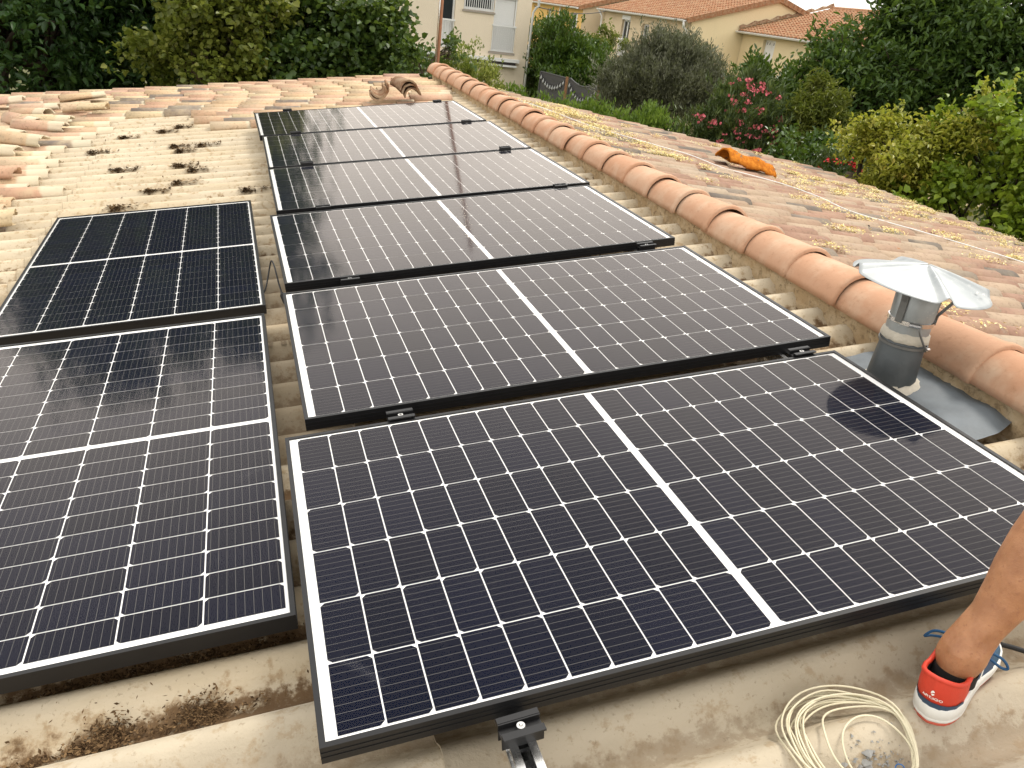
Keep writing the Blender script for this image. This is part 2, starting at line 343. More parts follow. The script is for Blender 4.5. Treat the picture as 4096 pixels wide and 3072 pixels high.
LEAF = dict(
 dark=leaf_mat('dark_broadleaf', [(0, (0.016, 0.042, 0.012)), (0.5, (0.034, 0.082, 0.020)), (1, (0.065, 0.130, 0.028))], 0.25),
 hazel=leaf_mat('hazel_leaf', [(0, (0.028, 0.056, 0.014)), (0.5, (0.060, 0.108, 0.022)), (1, (0.125, 0.175, 0.034))], 0.3),
 ash=leaf_mat('mid_green_leaf', [(0, (0.03, 0.068, 0.016)), (0.5, (0.068, 0.128, 0.026)), (1, (0.13, 0.205, 0.042))], 0.32),
 lime=leaf_mat('lime_hazel_leaf', [(0, (0.085, 0.115, 0.017)), (0.5, (0.155, 0.185, 0.03)), (1, (0.25, 0.26, 0.05))], 0.33),
 yellow=leaf_mat('yellowing_leaf', [(0, (0.19, 0.22, 0.025)), (0.5, (0.36, 0.37, 0.045)), (0.9, (0.50, 0.46, 0.08)), (1, (0.48, 0.28, 0.07))], 0.4),
 fresh=leaf_mat('fresh_green_leaf', [(0, (0.10, 0.165, 0.015)), (0.5, (0.20, 0.29, 0.025)), (1, (0.32, 0.40, 0.04))], 0.4),
 laurel=leaf_mat('laurel_leaf', [(0, (0.025, 0.06, 0.010)), (0.5, (0.055, 0.11, 0.016)), (1, (0.12, 0.19, 0.03))], 0.22, 0.32),
 privet=leaf_mat('privet_leaf', [(0, (0.07, 0.10, 0.018)), (0.5, (0.20, 0.24, 0.04)), (1, (0.52, 0.52, 0.16))], 0.3),
 hedge=leaf_mat('hedge_leaf', [(0, (0.05, 0.095, 0.015)), (0.5, (0.12, 0.20, 0.03)), (1, (0.25, 0.34, 0.06))], 0.25, 0.35),
 olive=leaf_mat('olive_leaf', [(0, (0.060, 0.064, 0.036)), (0.5, (0.125, 0.13, 0.082)), (1, (0.27, 0.28, 0.19))], 0.15, 0.5),
 oleander=leaf_mat('oleander_leaf', [(0, (0.03, 0.055, 0.016)), (0.5, (0.065, 0.10, 0.03)), (1, (0.14, 0.18, 0.05))], 0.2),
)
def petal(name, a, b):
    t = NT(name); r = t.n('NewGeometry').outputs['Random Per Island']
    return t.done(t.bsdf(t.mix(r, a, b), 0.6, 0, 0.2))
M['pink'] = petal('pink_petal', (0.50, 0.07, 0.10), (0.68, 0.22, 0.24))
M['red'] = petal('red_petal', (0.42, 0.01, 0.015), (0.62, 0.03, 0.03))

# ================================================================== large structure
g = MB(); g.add([(-600, -600, 0), (600, -600, 0), (600, 900, 0), (-600, 900, 0)], [(0, 1, 2, 3)])
struct(g.build('ground', M['ground']))

# ------------------------------------------------------------------ the house we stand on
house = tag(empty('tiled_house', T(0, 4, 0)), 'low pitched roof of cream corrugated sheets and clay tiles that carries the solar panels', 'house')
w = MB(); w.box(-6.0, 6.2, -3.0, 8.6, 0.01, 3.45)
w.build('wall', M['wallO'], house)

WAVE = 0.177; AMP = 0.030; V0 = 0.755
def sheet_mesh(name, Lu, nper, m, nu=6, seg=14):
    V = []; F = []; n = int(nper * seg)
    for i in range(nu + 1):
        for j in range(n + 1):
            x = Lu * i / nu; y = WAVE * j / seg
            z = AMP * math.cos(2 * math.pi * (y - WAVE * nper + 0.037) / WAVE)
            z += 0.007 * (1 - i / nu) + 0.006 * (j / n)
            V.append((x, y, z))
    W_ = n + 1
    for i in range(nu):
        for j in range(n): F.append((i * W_ + j, (i + 1) * W_ + j, (i + 1) * W_ + j + 1, i * W_ + j + 1))
    b = len(V); rim = [(0 * W_ + j) for j in range(n + 1)] + [i * W_ + n for i in range(1, nu + 1)]   # lower end and far edge
    for k in rim: x, y, z = V[k]; V.append((x, y, z - 0.007))
    for k in range(len(rim) - 1): F.append((rim[k], rim[k + 1], b + k + 1, b + k))
    F = [tuple(reversed(f)) if i < nu * n else f for i, f in enumerate(F)]
    me = mesh(name, V, F, m, True); me.polygons.foreach_set('use_smooth', [True] * (nu * n) + [False] * (len(F) - nu * n)); return me
cols = [(-3.40, 1.45), (-2.01, 1.42), (-0.67, 1.42), (0.67, 0.64)]
rs = random.Random(3)
SM = {}
for ci, (u0, Lu) in enumerate(cols):
    for k in range(-2, 11):
        e = -0.27 + 0.885 * k
        mk = 'sheet_clean' if k <= 0 else ('sheet_tan' if (ci == 1 and 1 <= k <= 3) or (ci == 2 and k < 4) else 'sheet')
        if ci == 3: mk = 'sheet_clean' if k == 0 else 'sheet'
        
        if k == 1 and ci == 1: mk = 'sheet'
        key = (Lu, mk)
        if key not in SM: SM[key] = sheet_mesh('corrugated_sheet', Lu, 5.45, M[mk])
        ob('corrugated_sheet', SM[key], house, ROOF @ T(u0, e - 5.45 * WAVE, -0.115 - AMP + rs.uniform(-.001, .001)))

# canal tiles
def canal(name, L, r1, r2, th=0.012, seg=8, m=None, nl=1, wob=0.0, seed=0, flat=1.0, arc=math.pi):
    rr = random.Random(seed); V = []; F = []
    lens = [L * i / nl for i in range(nl + 1)]
    for sh in (0, 1):
        for i, x in enumerate(lens):
            r = r1 + (r2 - r1) * i / nl - (th if sh else 0)
            for k in range(seg + 1):
                a = (math.pi - arc) / 2 + arc * k / seg
                q = 1 + (rr.uniform(-wob, wob) if sh == 0 else 0)
                V.append((x + rr.uniform(-wob, wob) * 0.3, -r * q * math.cos(a), r * q * math.sin(a) * flat))
    W_ = seg + 1; S = W_ * (nl + 1)
    for i in range(nl):
        for k in range(seg):
            F.append((i * W_ + k, i * W_ + k + 1, (i + 1) * W_ + k + 1, (i + 1) * W_ + k))
            F.append((S + i * W_ + k, S + (i + 1) * W_ + k, S + (i + 1) * W_ + k + 1, S + i * W_ + k + 1))
        F.append((i * W_, (i + 1) * W_, S + (i + 1) * W_, S + i * W_))
        F.append((i * W_ + seg, S + i * W_ + seg, S + (i + 1) * W_ + seg, (i + 1) * W_ + seg))
    for k in range(seg):
        F.append((k, S + k, S + k + 1, k + 1)); j = nl * W_
        F.append((j + k, j + k + 1, S + j + k + 1, S + j + k))
    F = [tuple(reversed(f)) for f in F]
    me = mesh(name, V, F, m, True)
    nrm = [abs(p.normal.x) < 0.7 for p in me.polygons]; me.polygons.foreach_set('use_smooth', nrm)
    return me
TL = [canal('roof_tile', 0.43, 0.084, 0.072, seed=i, m=M['tileL'], wob=0.012, flat=0.82) for i in range(3)]
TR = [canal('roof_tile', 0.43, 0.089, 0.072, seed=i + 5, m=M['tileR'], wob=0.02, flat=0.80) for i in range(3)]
spots = []       # (matrix, family)
rt = random.Random(11)
STEP = 0.335
crest0 = V0 - 0.004
for c in range(14, 47):
    v = crest0 + WAVE * c
    if v > 9.0 or v < 3.3: continue
    off = rt.uniform(0, STEP)
    for i in range(-2, 16):
        u = -3.62 + STEP * i + off
        ue = u + 0.43
        if u > 0.86: continue
        if v < 4.0 and ue > -2.15: continue
        lim = -2.12 if v < 6.25 else (-2.02 if v < 6.95 else 1.4)
        if 6.2 < v < 6.95 and u > -1.42 and ue < 1.05: lim = 1.4
        if ue > lim + 0.06: continue
        if v < 7.1 and ue > 0.95: continue
        mw = ROOF @ T(u, v + rt.uniform(-.006, .006), -0.133 + rt.uniform(-.003, .004)) @ RZ(rt.uniform(-.018, .018)) @ RY(0.026 + rt.uniform(-.006, .006)) @ RX(rt.uniform(-.05, .05))
        spots.append((mw, 'L', rt.randrange(3), 'left'))
SV = 0.184
for c in range(-18, 43):
    v = 0.20 + SV * c
    off = rt.uniform(0, STEP)
    for i in range(-1, 17):
        s = 0.02 + STEP * i - off * 0.5
        if s < -0.1 or s > 4.82: continue
        mw = RIGHT @ T(s + 0.43, v + rt.uniform(-.008, .008), -0.058 + rt.uniform(-.003, .005)) @ RZ(math.pi + rt.uniform(-.02, .02)) @ RY(0.028 + rt.uniform(-.008, .008)) @ RX(rt.uniform(-.06, .06))
        spots.append((mw, 'R', rt.randrange(3), 'right'))
def psize(mw):
    c = mw @ Vector((0.2, 0, 0.06)); d = (c - CAM); z = d.dot(cf); x = d.dot(cr) / z; y = d.dot(cu) / z
    if abs(x) > 0.66 or abs(y) > 0.50 or z < 0: return 0
    nrm = (mw.to_3x3() @ Vector((0, 0, 1))).normalized()
    return abs(nrm.dot(d.normalized())) / z ** 2
spots.sort(key=lambda q: -psize(q[0]))
rest = {'L': MB(), 'R': MB()}
for i, (mw, fam, k, side) in enumerate(spots):
    me = (TL if fam == 'L' else TR)[k]
    if i < 300: ob('roof_tile', me, house, mw)
    else: rest[fam].add([v.co for v in me.vertices], [tuple(p.vertices) for p in me.polygons], mw)
for fam in 'LR':
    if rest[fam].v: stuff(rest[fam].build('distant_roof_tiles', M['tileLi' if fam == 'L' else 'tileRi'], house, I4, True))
b = MB(); b.box(0.0, 5.1, -3.2, 7.9, -0.11, -0.045)
b.build('channel_tile_layer', M['tileRi'], house, RIGHT)
b = MB(); b.box(-3.9, 1.2, 6.9, 9.04, -0.21, -0.135)
b.build('verge_board', M['tileLi'], house, ROOF)

# ridge
RIDGE_C = ROOF @ Vector((1.365, 0, -0.075))
def ridge_mesh():
    L = 0.40; V = []; F = []; prof = [(0, 0.1295), (0.012, 0.1325), (0.030, 0.1315), (0.045, 0.1255), (0.2, 0.120), (L, 0.110)]
    seg = 14
    for sh in (0, 1):
        for y, r in prof:
            for k in range(seg + 1):
                a = math.pi * k / seg; q = r - (0.014 if sh else 0); V.append((-q * math.cos(a), y, q * 1.02 * math.sin(a)))
    W_ = seg + 1; n = len(prof); S = W_ * n
    for i in range(n - 1):
        for k in range(seg):
            F.append((i * W_ + k, (i + 1) * W_ + k, (i + 1) * W_ + k + 1, i * W_ + k + 1))
    for k in range(seg): F.append((k, k + 1, S + k + 1, S + k))
    for i in range(n - 1):
        F.append((i * W_, S + i * W_, S + (i + 1) * W_, (i + 1) * W_)); F.append((i * W_ + seg, (i + 1) * W_ + seg, S + (i + 1) * W_ + seg, S + i * W_ + seg))
    me = mesh('ridge_tile', V, F, M['ridge'], True); return me
rme = ridge_mesh(); rr = random.Random(5)
v = -0.72 - 7 * 0.343
while v < 8.55:
    ob('ridge_tile', rme, house, T(RIDGE_C.x + rr.uniform(-.007, .007), v, RIDGE_C.z + rr.uniform(-.004, .004)) @ RZ(rr.uniform(-.012, .012)) @ RX(-0.012 + rr.uniform(-.006, .006)))
    v += 0.343
def mortar_strip():
    V = []; F = []; rnd = random.Random(9); n = 700; rows = 6
    for j in range(n + 1):
        v = -3.15 + 11.82 * j / n
        wv = math.sin(v * 9.1) * 0.006 + math.sin(v * 23.7 + 1) * 0.005
        for i in range(rows + 1):
            t = i / rows
            u = 1.262 + 0.012 * t + wv * (1 - t) + rnd.uniform(-.007, .007) - 0.022 * (1 - t) ** 3 * (0.5 + 0.5 * math.sin(v * 2 * math.pi / WAVE))
            V.append((u, v, -0.19 + 0.155 * t + rnd.uniform(-.003, .003)))
    for j in range(n):
        for i in range(rows): F.append((j * 7 + i, j * 7 + i + 1, (j + 1) * 7 + i + 1, (j + 1) * 7 + i))
    m = MB(); m.add(V, F); return m.build('mortar_bed', M['mortar'], house, ROOF, True)
mortar_strip()
b = MB(); b.box(-0.085, 0.085, -3.12, 8.66, -0.15, 0.06); b.build('ridge_mortar_core', M['mortar'], house, T(RIDGE_C.x, 0, RIDGE_C.z))

# ------------------------------------------------------------------ neighbouring houses
def quad(mb, a, b_, c, d): mb.add([a, b_, c, d], [(0, 1, 2, 3)])
def roof_rows(house_, x0, z0, x1, z1, y0, y1, nrow, ncol):
    """interlocking tile courses; each course a stepped strip, every tile its own bump"""
    n = Vector((-(z1 - z0), 0, x1 - x0)).normalized()
    mb = MB()
    for i in range(nrow):
        for j in range(ncol):
            a = Vector((x0 + (x1 - x0) * i / nrow, 0, z0 + (z1 - z0) * i / nrow)); bb = Vector((x0 + (x1 - x0) * (i + 1.15) / nrow, 0, z0 + (z1 - z0) * (i + 1.15) / nrow))
            ya = y0 + (y1 - y0) * j / ncol; yb = y0 + (y1 - y0) * (j + 1) / ncol; w_ = yb - ya
            P = []
            for (q, lift) in ((a, 0.05), (bb, 0.0)):
                for f_, h in ((0.0, 0.0), (0.18, 0.045), (0.38, 0.055), (0.55, 0.01), (0.98, 0.0)):
                    P.append(q + Vector((0, ya + w_ * f_, 0)) + n * (h + lift))
            P += [P[k] - n * 0.06 for k in range(5)]
            F = [(k, k + 1, 5 + k + 1, 5 + k) for k in range(4)] + [(k + 1, k, 10 + k, 10 + k + 1) for k in range(4)]
            mb.add(P, F)
    return stuff(mb.build('roof_tiles', M['tilehouse'], house_))
def gutter(house_, x, z, y0, y1, m='white'):
    mb = MB(); seg = 6; V = []; F = []
    for y in (y0, y1):
        for k in range(seg + 1):
            a = math.pi + math.pi * k / seg; V.append((x + 0.085 * math.cos(a), y, z + 0.085 * math.sin(a)))
    for k in range(seg): F.append((k, k + 1, seg + 2 + k, seg + 1 + k))
    mb.add(V, F); mb.tube([(x - 0.085, y0, z), (x - 0.085, y1, z)], 0.018, 6); return mb.build('gutter', M[m], house_)
def frame_x(mb, y, x0, x1, z0, z1, t=0.05, d=0.05):       # rectangular frame in a wall facing -Y
    mb.box(x0, x1, y - d, y, z1 - t, z1); mb.box(x0, x1, y - d, y, z0, z0 + t)
    mb.box(x0, x0 + t, y - d, y, z0 + t, z1 - t); mb.box(x1 - t, x1, y - d, y, z0 + t, z1 - t)
def frame_y(mb, x, y0, y1, z0, z1, t=0.06, d=0.05):       # the same in a wall facing -X
    mb.box(x - d, x, y0, y1, z1 - t, z1); mb.box(x - d, x, y0, y1, z0, z0 + t)
    mb.box(x - d, x, y0, y0 + t, z0 + t, z1 - t); mb.box(x - d, x, y1 - t, y1, z0 + t, z1 - t)

def wall_x(house_, m, x0, x1, y, z0, z1, holes, th=0.3, name='wall'):
    """wall facing -Y with real openings (x0,x1,z0,z1)"""
    mb = MB(); hs = sorted(holes); cur = x0
    for (a, b_, c, d) in hs:
        if a > cur: mb.box(cur, a, y, y + th, z0, z1)
        if c > z0: mb.box(a, b_, y, y + th, z0, c)
        if d < z1: mb.box(a, b_, y, y + th, d, z1)
        cur = b_
    mb.box(cur, x1, y, y + th, z0, z1); return mb.build(name, m, house_)
def wall_y(house_, m, x, y0, y1, z0, z1, holes, th=0.3, name='wall'):
    mb = MB(); hs = sorted(holes); cur = y0
    for (a, b_, c, d) in hs:
        if a > cur: mb.box(x, x + th, cur, a, z0, z1)
        if c > z0: mb.box(x, x + th, a, b_, z0, c)
        if d < z1: mb.box(x, x + th, a, b_, d, z1)
        cur = b_
    mb.box(x, x + th, cur, y1, z0, z1); return mb.build(name, m, house_)

# house A: pale block with roller shutter, facade faces the camera at y = 32.3
A = tag(empty('apartment_house', T(5, 35, 0)), 'cream two storey house with roller shutter, barred window and folded awning behind the rusty pole', 'house')
YA = 32.3
holesA = [(6.62, 7.22, 3.38, 5.62), (7.55, 8.78, 4.83, 5.75), (8.60 + 0.2, 9.72, 3.42, 5.62)]
wall_x(A, M['wallA'], -2.0, 10.32, YA, 0.01, 7.6, holesA)
b = MB(); b.box(10.02, 10.30, YA + 0.3, 42, 0.01, 7.58); b.box(-2, 10.02, 41.7, 42, 0.01, 7.57); b.build('side_wall', M['wallA'], A)
b = MB(); b.box(-2.6, 10.9, YA - 0.5, 42.5, 7.6, 7.75); b.build('roof_slab', M['tilehouse'], A)
sh = ob('roller_shutter', MB().box(8.86, 9.66, YA + 0.12, YA + 0.15, 3.45, 5.4).mesh('roller_shutter', M['white']), A)
for i in range(26):
    ob('slat', MB().box(8.86, 9.66, YA + 0.095, YA + 0.118, 0, 0.062).mesh('slat', M['white']) if i == 0 else slat_me, sh, T(0, 0, 3.47 + i * 0.074))
    if i == 0: slat_me = bpy.data.objects['slat'].data
ob('shutter_box', MB().box(8.82, 9.70, YA - 0.03, YA + 0.14, 5.40, 5.64).mesh('shutter_box', M['white']), A)
fm = MB(); frame_x(fm, YA + 0.09, 8.80, 9.72, 3.42, 5.40); fm.build('shutter_frame', M['white'], A)
def railing(parent, x0, x1, y, z0, z1, n, m='white'):
    r = MB().box(x0, x1, y - 0.03, y + 0.02, z1 - 0.06, z1).build('railing', M[m], parent)
    MB().box(x0, x1, y - 0.02, y + 0.01, z0, z0 + 0.03).build('bottom_rail', M[m], r)
    bm = MB().box(-0.011, 0.011, -0.012, 0.010, z0 + 0.03, z1 - 0.06).mesh('bar', M[m])
    for i in range(n): ob('bar', bm, r, T(x0 + (x1 - x0) * (i + 0.5) / n, y, 0))
railing(A, 8.76, 9.76, YA - 0.03, 3.44, 4.42, 12)
b = MB(); b.box(8.7, 9.8, YA - 0.05, YA + 0.3, 3.34, 3.415); b.build('sill', M['reveal'], A)
b = MB(); b.box(6.64, 7.20, YA + 0.2, YA + 0.22, 3.4, 5.6); b.build('window_pane', M['window'], A)
fm = MB(); frame_x(fm, YA + 0.19, 6.62, 7.22, 3.38, 5.62, 0.07); fm.box(6.7, 7.1, YA + 0.14, YA + 0.18, 3.5, 4.35); fm.build('window_frame', M['white'], A)
railing(A, 6.6, 7.24, YA - 0.03, 3.42, 4.42, 6)
b = MB(); b.box(7.57, 8.76, YA + 0.2, YA + 0.22, 4.85, 5.73); b.build('window_pane', M['window'], A)
fm = MB(); frame_x(fm, YA + 0.19, 7.55, 8.78, 4.83, 5.75, 0.1); fm.build('window_frame', M['white'], A)
railing(A, 7.55, 8.78, YA - 0.02, 4.86, 5.9, 14)
b = MB(); b.box(7.5, 8.83, YA - 0.06, YA + 0.3, 4.76, 4.826); b.build('sill', M['reveal'], A)
aw = ob('awning', MB().box(5.6, 9.98, YA - 0.24, YA - 0.01, 3.08, 3.20).mesh('awning', M['white']), A)
ob('front_bar', MB().box(5.62, 9.88, YA - 0.26, YA - 0.14, 2.90, 2.97).mesh('front_bar', M['white']), aw)
ob('folded_fabric', MB().box(5.65, 9.85, YA - 0.2, YA - 0.04, 2.97, 3.078).mesh('folded_fabric', M['dark']), aw)
ac = ob('air_conditioner', MB().box(10.36, 10.72, 33.1, 33.95, 2.85, 3.55).mesh('air_conditioner', M['white']), A)
for i in range(7):
    ob('grille_bar', MB().box(10.40 + i * 0.045, 10.415 + i * 0.045, 33.07, 33.098, 2.92, 3.48).mesh('grille_bar', M['dark']), ac)
for (zz,) in ((3.0,), (3.2,), (3.4,)): ob('grille_bar', MB().box(10.39, 10.69, 33.075, 33.095, zz, zz + 0.015).mesh('grille_bar', M['dark']), ac)
ob('down_pipe', MB().tube([(10.38, 32.24, 0.02), (10.38, 32.24, 5.0), (10.45, 32.1, 5.2), (10.5, 32.0, 5.26), (10.4, 31.9, 7.6)], 0.05, 8).mesh('down_pipe', M['white'], True), A)

# terrace: D (near), C, B, and a pale one; facades face -X, gables face the camera
def row_house(name, label, xf, y0, y1, ze, wf, wg, depth, slope=0.295, holes=(), nrow=16, ncol=40):
    h = tag(empty(name, T(xf + depth / 2, (y0 + y1) / 2, 0)), label, 'house')
    xm = xf + depth / 2; zr = ze + slope * depth / 2
    wall_y(h, wf, xf, y0 + 0.02, y1, 0.01, ze - 0.05, holes)
    gb = MB(); gb.prism([(xf + 0.003, 0.01), (xf + depth, 0.01), (xf + depth, ze - 0.06), (xm, zr - 0.06), (xf + 0.003, ze - 0.06)], 0, 0.25)
    gb.build('gable_wall', wg, h, T(0, y0 + 0.25, 0) @ RX(math.pi / 2))
    roof_rows(h, xf - 0.35, ze - 0.35 * slope, xm, zr, y0 - 0.12, y1, nrow, ncol)
    bk = MB(); quad(bk, (xm, y0 - 0.12, zr), (xf + depth + .3, y0 - 0.12, ze - .09), (xf + depth + .3, y1, ze - .09), (xm, y1, zr)); bk.build('roof_back', M['tilehouse'], h)
    rd = MB(); rd.tube([(xm, y0 - 0.14, zr + 0.03), (xm, y1, zr + 0.03)], 0.13, 8); rd.build('ridge_cap', M['tilehouse'], h)
    vn = 16
    vm = MB().box(0, depth / 2 / vn * 1.16, -0.05, 0.10, -0.16, 0.10).mesh('verge_tile', M['tilehouse'])
    for i in range(vn + 1):
        x = xf - 0.35 + (depth / 2 + 0.30) * i / (vn + 1)
        ob('verge_tile', vm, h, T(x, y0 - 0.13, ze - 0.35 * slope + (x - xf + 0.35) * slope + 0.02) @ RY(-math.atan(slope)))
        ob('verge_tile', vm, h, T(xm + (depth / 2) * (i + 1) / (vn + 1), y0 - 0.13, zr - (depth / 2) * (i + 1) / (vn + 1) * slope + 0.02) @ RY(math.atan(slope)) @ RZ(math.pi) @ T(0, -0.06, 0))
    gutter(h, xf - 0.42, ze - 0.12, y0 + 0.02, y1)
    b2 = MB(); b2.box(xf - 0.36, xf - 0.002, y0 + 0.02, y1, ze - 0.22, ze - 0.16); b2.build('soffit', M['reveal'], h)
    return h
# C
YC = 39.75
hC = [(42.6, 43.7, 3.45, 4.95), (44.6, 45.5, 3.3, 4.95), (47.2, 48.4, 3.0, 5.02)]
C_ = row_house('terrace_house', 'large yellow cream terraced house with brown tile roof rising above the olive tree', 21.6, YC, 51.6, 5.55, M['wallCf'], M['wallC'], 9.8, holes=hC, nrow=16, ncol=42)
for i, (a, b_, c, d) in enumerate(hC):
    win = MB(); win.box(21.80, 21.82, a, b_, c, d); wn = win.build('window_pane', M['window'], C_)
    fm = MB(); frame_y(fm, 21.79, a, b_, c, d, 0.09); fm.box(21.74, 21.79, (a + b_) / 2 - 0.05, (a + b_) / 2 + 0.05, c, d); fm.build('window_frame', M['white'], C_)
ob('shutter_box', MB().box(21.56, 21.75, 47.2, 48.4, 5.02, 5.25).mesh('shutter_box', M['white']), C_)
r_ = MB().box(21.5, 21.55, 47.15, 48.45, 3.9, 3.97).build('railing', M['white'], C_); MB().box(21.5, 21.55, 47.15, 48.45, 2.98, 3.02).build('bottom_rail', M['white'], r_)
bm_ = MB().box(21.515, 21.54, -0.015, 0.015, 3.0, 3.95).mesh('bar', M['white'])
for i in range(9): ob('bar', bm_, r_, T(0, 47.25 + i * 0.138, 0))
ob('down_pipe', MB().tube([(21.18, YC + 0.1, 5.42), (21.2, YC + 0.1, 5.1), (21.5, YC + 0.22, 4.95), (21.52, YC + 0.22, 0.02)], 0.065, 8).mesh('down_pipe', M['white'], True), C_)
ob('down_pipe', MB().tube([(21.2, 51.4, 5.4), (21.45, 51.3, 5.0), (21.5, 51.3, 0.02)], 0.06, 8).mesh('down_pipe', M['white'], True), C_)
# D
hD = [(36.6, 37.7, 3.05, 5.02)]
D_ = row_house('terrace_house', 'yellow cream terraced house with white louvred shutters, nearest of the row on the right', 24.75, 24.0, YC - 0.02, 5.35, M['wallC'], M['wallC'], 10.2, holes=hD, nrow=18, ncol=54)
s1 = MB(); s1.box(24.92, 24.96, 36.6, 37.14, 3.05, 5.02); s_a = s1.build('shutter', M['white'], D_)
s1 = MB(); s1.box(24.92, 24.96, 37.16, 37.7, 3.05, 5.02); s_b = s1.build('shutter', M['white'], D_)
slot = MB().box(24.912, 24.9195, -0.022, 0.022, -0.06, 0.06).mesh('slot', M['dark'])
for q, y0 in ((s_a, 36.6), (s_b, 37.16)):
    for zz in (4.85, 4.05): ob('slot', slot, q, T(0, y0 + 0.16, zz)); ob('slot', slot, q, T(0, y0 + 0.37, zz))
r_ = MB().box(24.66, 24.70, 36.55, 37.75, 3.88, 3.95).build('railing', M['white'], D_); MB().box(24.66, 24.70, 36.55, 37.75, 3.05, 3.08).build('bottom_rail', M['white'], r_)
bm_ = MB().box(24.67, 24.69, -0.012, 0.012, 3.07, 3.9).mesh('bar', M['white'])
for i in range(10): ob('bar', bm_, r_, T(0, 36.6 + i * 0.122, 0))
fl = MB(); V = []
for i in range(26):
    x = 24.4 + 5.5 * i / 25; z = 5.35 - 0.35 * .295 + (x - 24.4) * 0.295; ww = 0.14 + 0.05 * math.sin(i * 2.1) + 0.03 * math.sin(i * 5.3)
    V += [(x, YC - 0.16, z + 0.12), (x, YC - 0.03, z + 0.12 + ww)]
fl.add(V, [(2 * i, 2 * i + 2, 2 * i + 3, 2 * i + 1) for i in range(25)]); fl.build('mortar_flashing', M['brick_old'], D_)
# B
hB = [(53.2, 54.3, 3.0, 5.0), (58.5, 59.3, 3.0, 5.0)]
B_ = row_house('terrace_house', 'orange yellow terraced house with wall mounted air conditioner, farther behind the laurel', 20.55, 52.4, 64.0, 5.45, M['wallB'], M['wallCf'], 9.6, holes=hB, nrow=14, ncol=36)
for (a, b_, c, d) in hB:
    MB().box(20.72, 20.75, a, b_, c, d).build('window_pane', M['window'], B_)
    fm = MB(); frame_y(fm, 20.71, a, b_, c, d, 0.10); fm.box(20.66, 20.7, a + 0.1, a + 0.55, c + .1, d - .1); fm.build('window_frame', M['white'], B_)
rl = MB(); rl.box(20.40, 20.45, 53.1, 54.4, 3.95, 4.02); r_ = rl.build('railing', M['dark'], B_)
bm_ = MB().box(20.41, 20.44, -0.02, 0.02, 3.0, 3.97).mesh('bar', M['dark'])
for i in range(9): ob('bar', bm_, r_, T(0, 53.15 + i * 0.15, 0))
ac = MB().box(20.1, 20.5, 57.2, 58.1, 3.9, 4.55).build('air_conditioner', M['white'], B_)
ob('fan_grille', MB().tube([(20.085, 57.6, 4.22), (20.097, 57.6, 4.22)], 0.24, 16).mesh('fan_grille', M['reveal']), ac)
MB().tube([(20.45, 56.4, 5.2), (20.45, 56.4, 3.0)], 0.06, 8).build('down_pipe', M['white'], B_)
W_ = row_house('terrace_house', 'pale grey rendered house at the far end of the row', 22.2, 64.2, 76.0, 5.9, M['wallW'], M['wallW'], 9.6, holes=[(66, 67, 3.2, 4.6)], nrow=14, ncol=30)
# overhead cables
def sag(a, b_, n, s_):
    a, b_ = Vector(a), Vector(b_); return [a.lerp(b_, i / n) - Vector((0, 0, s_ * 4 * (i / n) * (1 - i / n))) for i in range(n + 1)]
tag(MB().tube(sag((10.40, 32.2, 5.25), (21.35, 50.5, 5.35), 16, 0.22), 0.022, 6).build('overhead_cable', M['rubber'], None, None, True), 'thick black overhead cable slung from cream house corner to the terrace gutter', 'cable')
tag(MB().tube(sag((13.0, 44.0, 4.1), (21.5, 50.8, 3.85), 12, 0.1), 0.014, 6).build('overhead_cable', M['rust'], None, None, True), 'thin rusty overhead wire crossing in front of the orange house', 'cable')
tag(MB().tube(sag((12.0, 36.0, 3.75), (21.5, 49.6, 3.4), 12, 0.1), 0.016, 6).build('overhead_cable', M['rubber'], None, None, True), 'lower black overhead wire just above the laurel', 'cable')

# ------------------------------------------------------------------ garden fence with bulbs
def fence(name, label, p0, p1, ztop, zbot, dip):
    f = tag(empty(name, T(p0[0], p0[1], 0)), label, 'fence', 'grey garden fence panels')
    d = Vector((p1[0] - p0[0], p1[1] - p0[1], 0)); L = d.length; ang = math.atan2(d.y, d.x)
    mw = T(p0[0], p0[1], 0) @ RZ(ang); nb = 9; hgt = (ztop - zbot) / nb
    bme = MB().box(0.04, L - 0.04, -0.012, 0.012, 0.004, hgt - 0.004).mesh('board', M['fence'])
    for i in range(nb - (1 if dip else 0)): ob('board', bme, f, mw @ T(0, 0, zbot + i * hgt))
    if dip:
        V = []; F = []; n = 12
        for i in range(n + 1):
            t = i / n; zz = ztop - dip * math.sin(math.pi * min(1, t * 1.15)) * 0.9
            for y in (-0.012, 0.012): V += [(0.04 + (L - 0.08) * t, y, zbot + (nb - 1) * hgt + 0.004), (0.04 + (L - 0.08) * t, y, zz)]
        for i in range(n):
            a = 4 * i; F += [(a, a + 4, a + 5, a + 1), (a + 2, a + 3, a + 7, a + 6), (a + 1, a + 5, a + 7, a + 3)]
        MB().add(V, F).build('board', M['fence'], f, mw)
        cap = [(0.04 + (L - 0.08) * i / n, 0, ztop + 0.01 - dip * math.sin(math.pi * min(1, i / n * 1.15)) * 0.9) for i in range(n + 1)]
    else: cap = [(0.0, 0, ztop + 0.01), (L, 0, ztop + 0.01)]
    MB().tube(cap, 0.028, 6).build('top_rail', M['fence'], f, mw)
    pm = MB().box(-0.035, 0.035, -0.035, 0.035, 0.01, ztop + 0.02)
    pm.build('post', M['fence'], f, mw); ob('post', MB().box(-0.035, 0.035, -0.035, 0.035, 0.01, ztop + 0.06).mesh('post', M['wood']), f, mw @ T(L, 0.0, 0))
    MB().box(0, L, -0.1, 0.1, 0.01, zbot - 0.02).build('base_wall', M['reveal'], f, mw)
    return mw, L
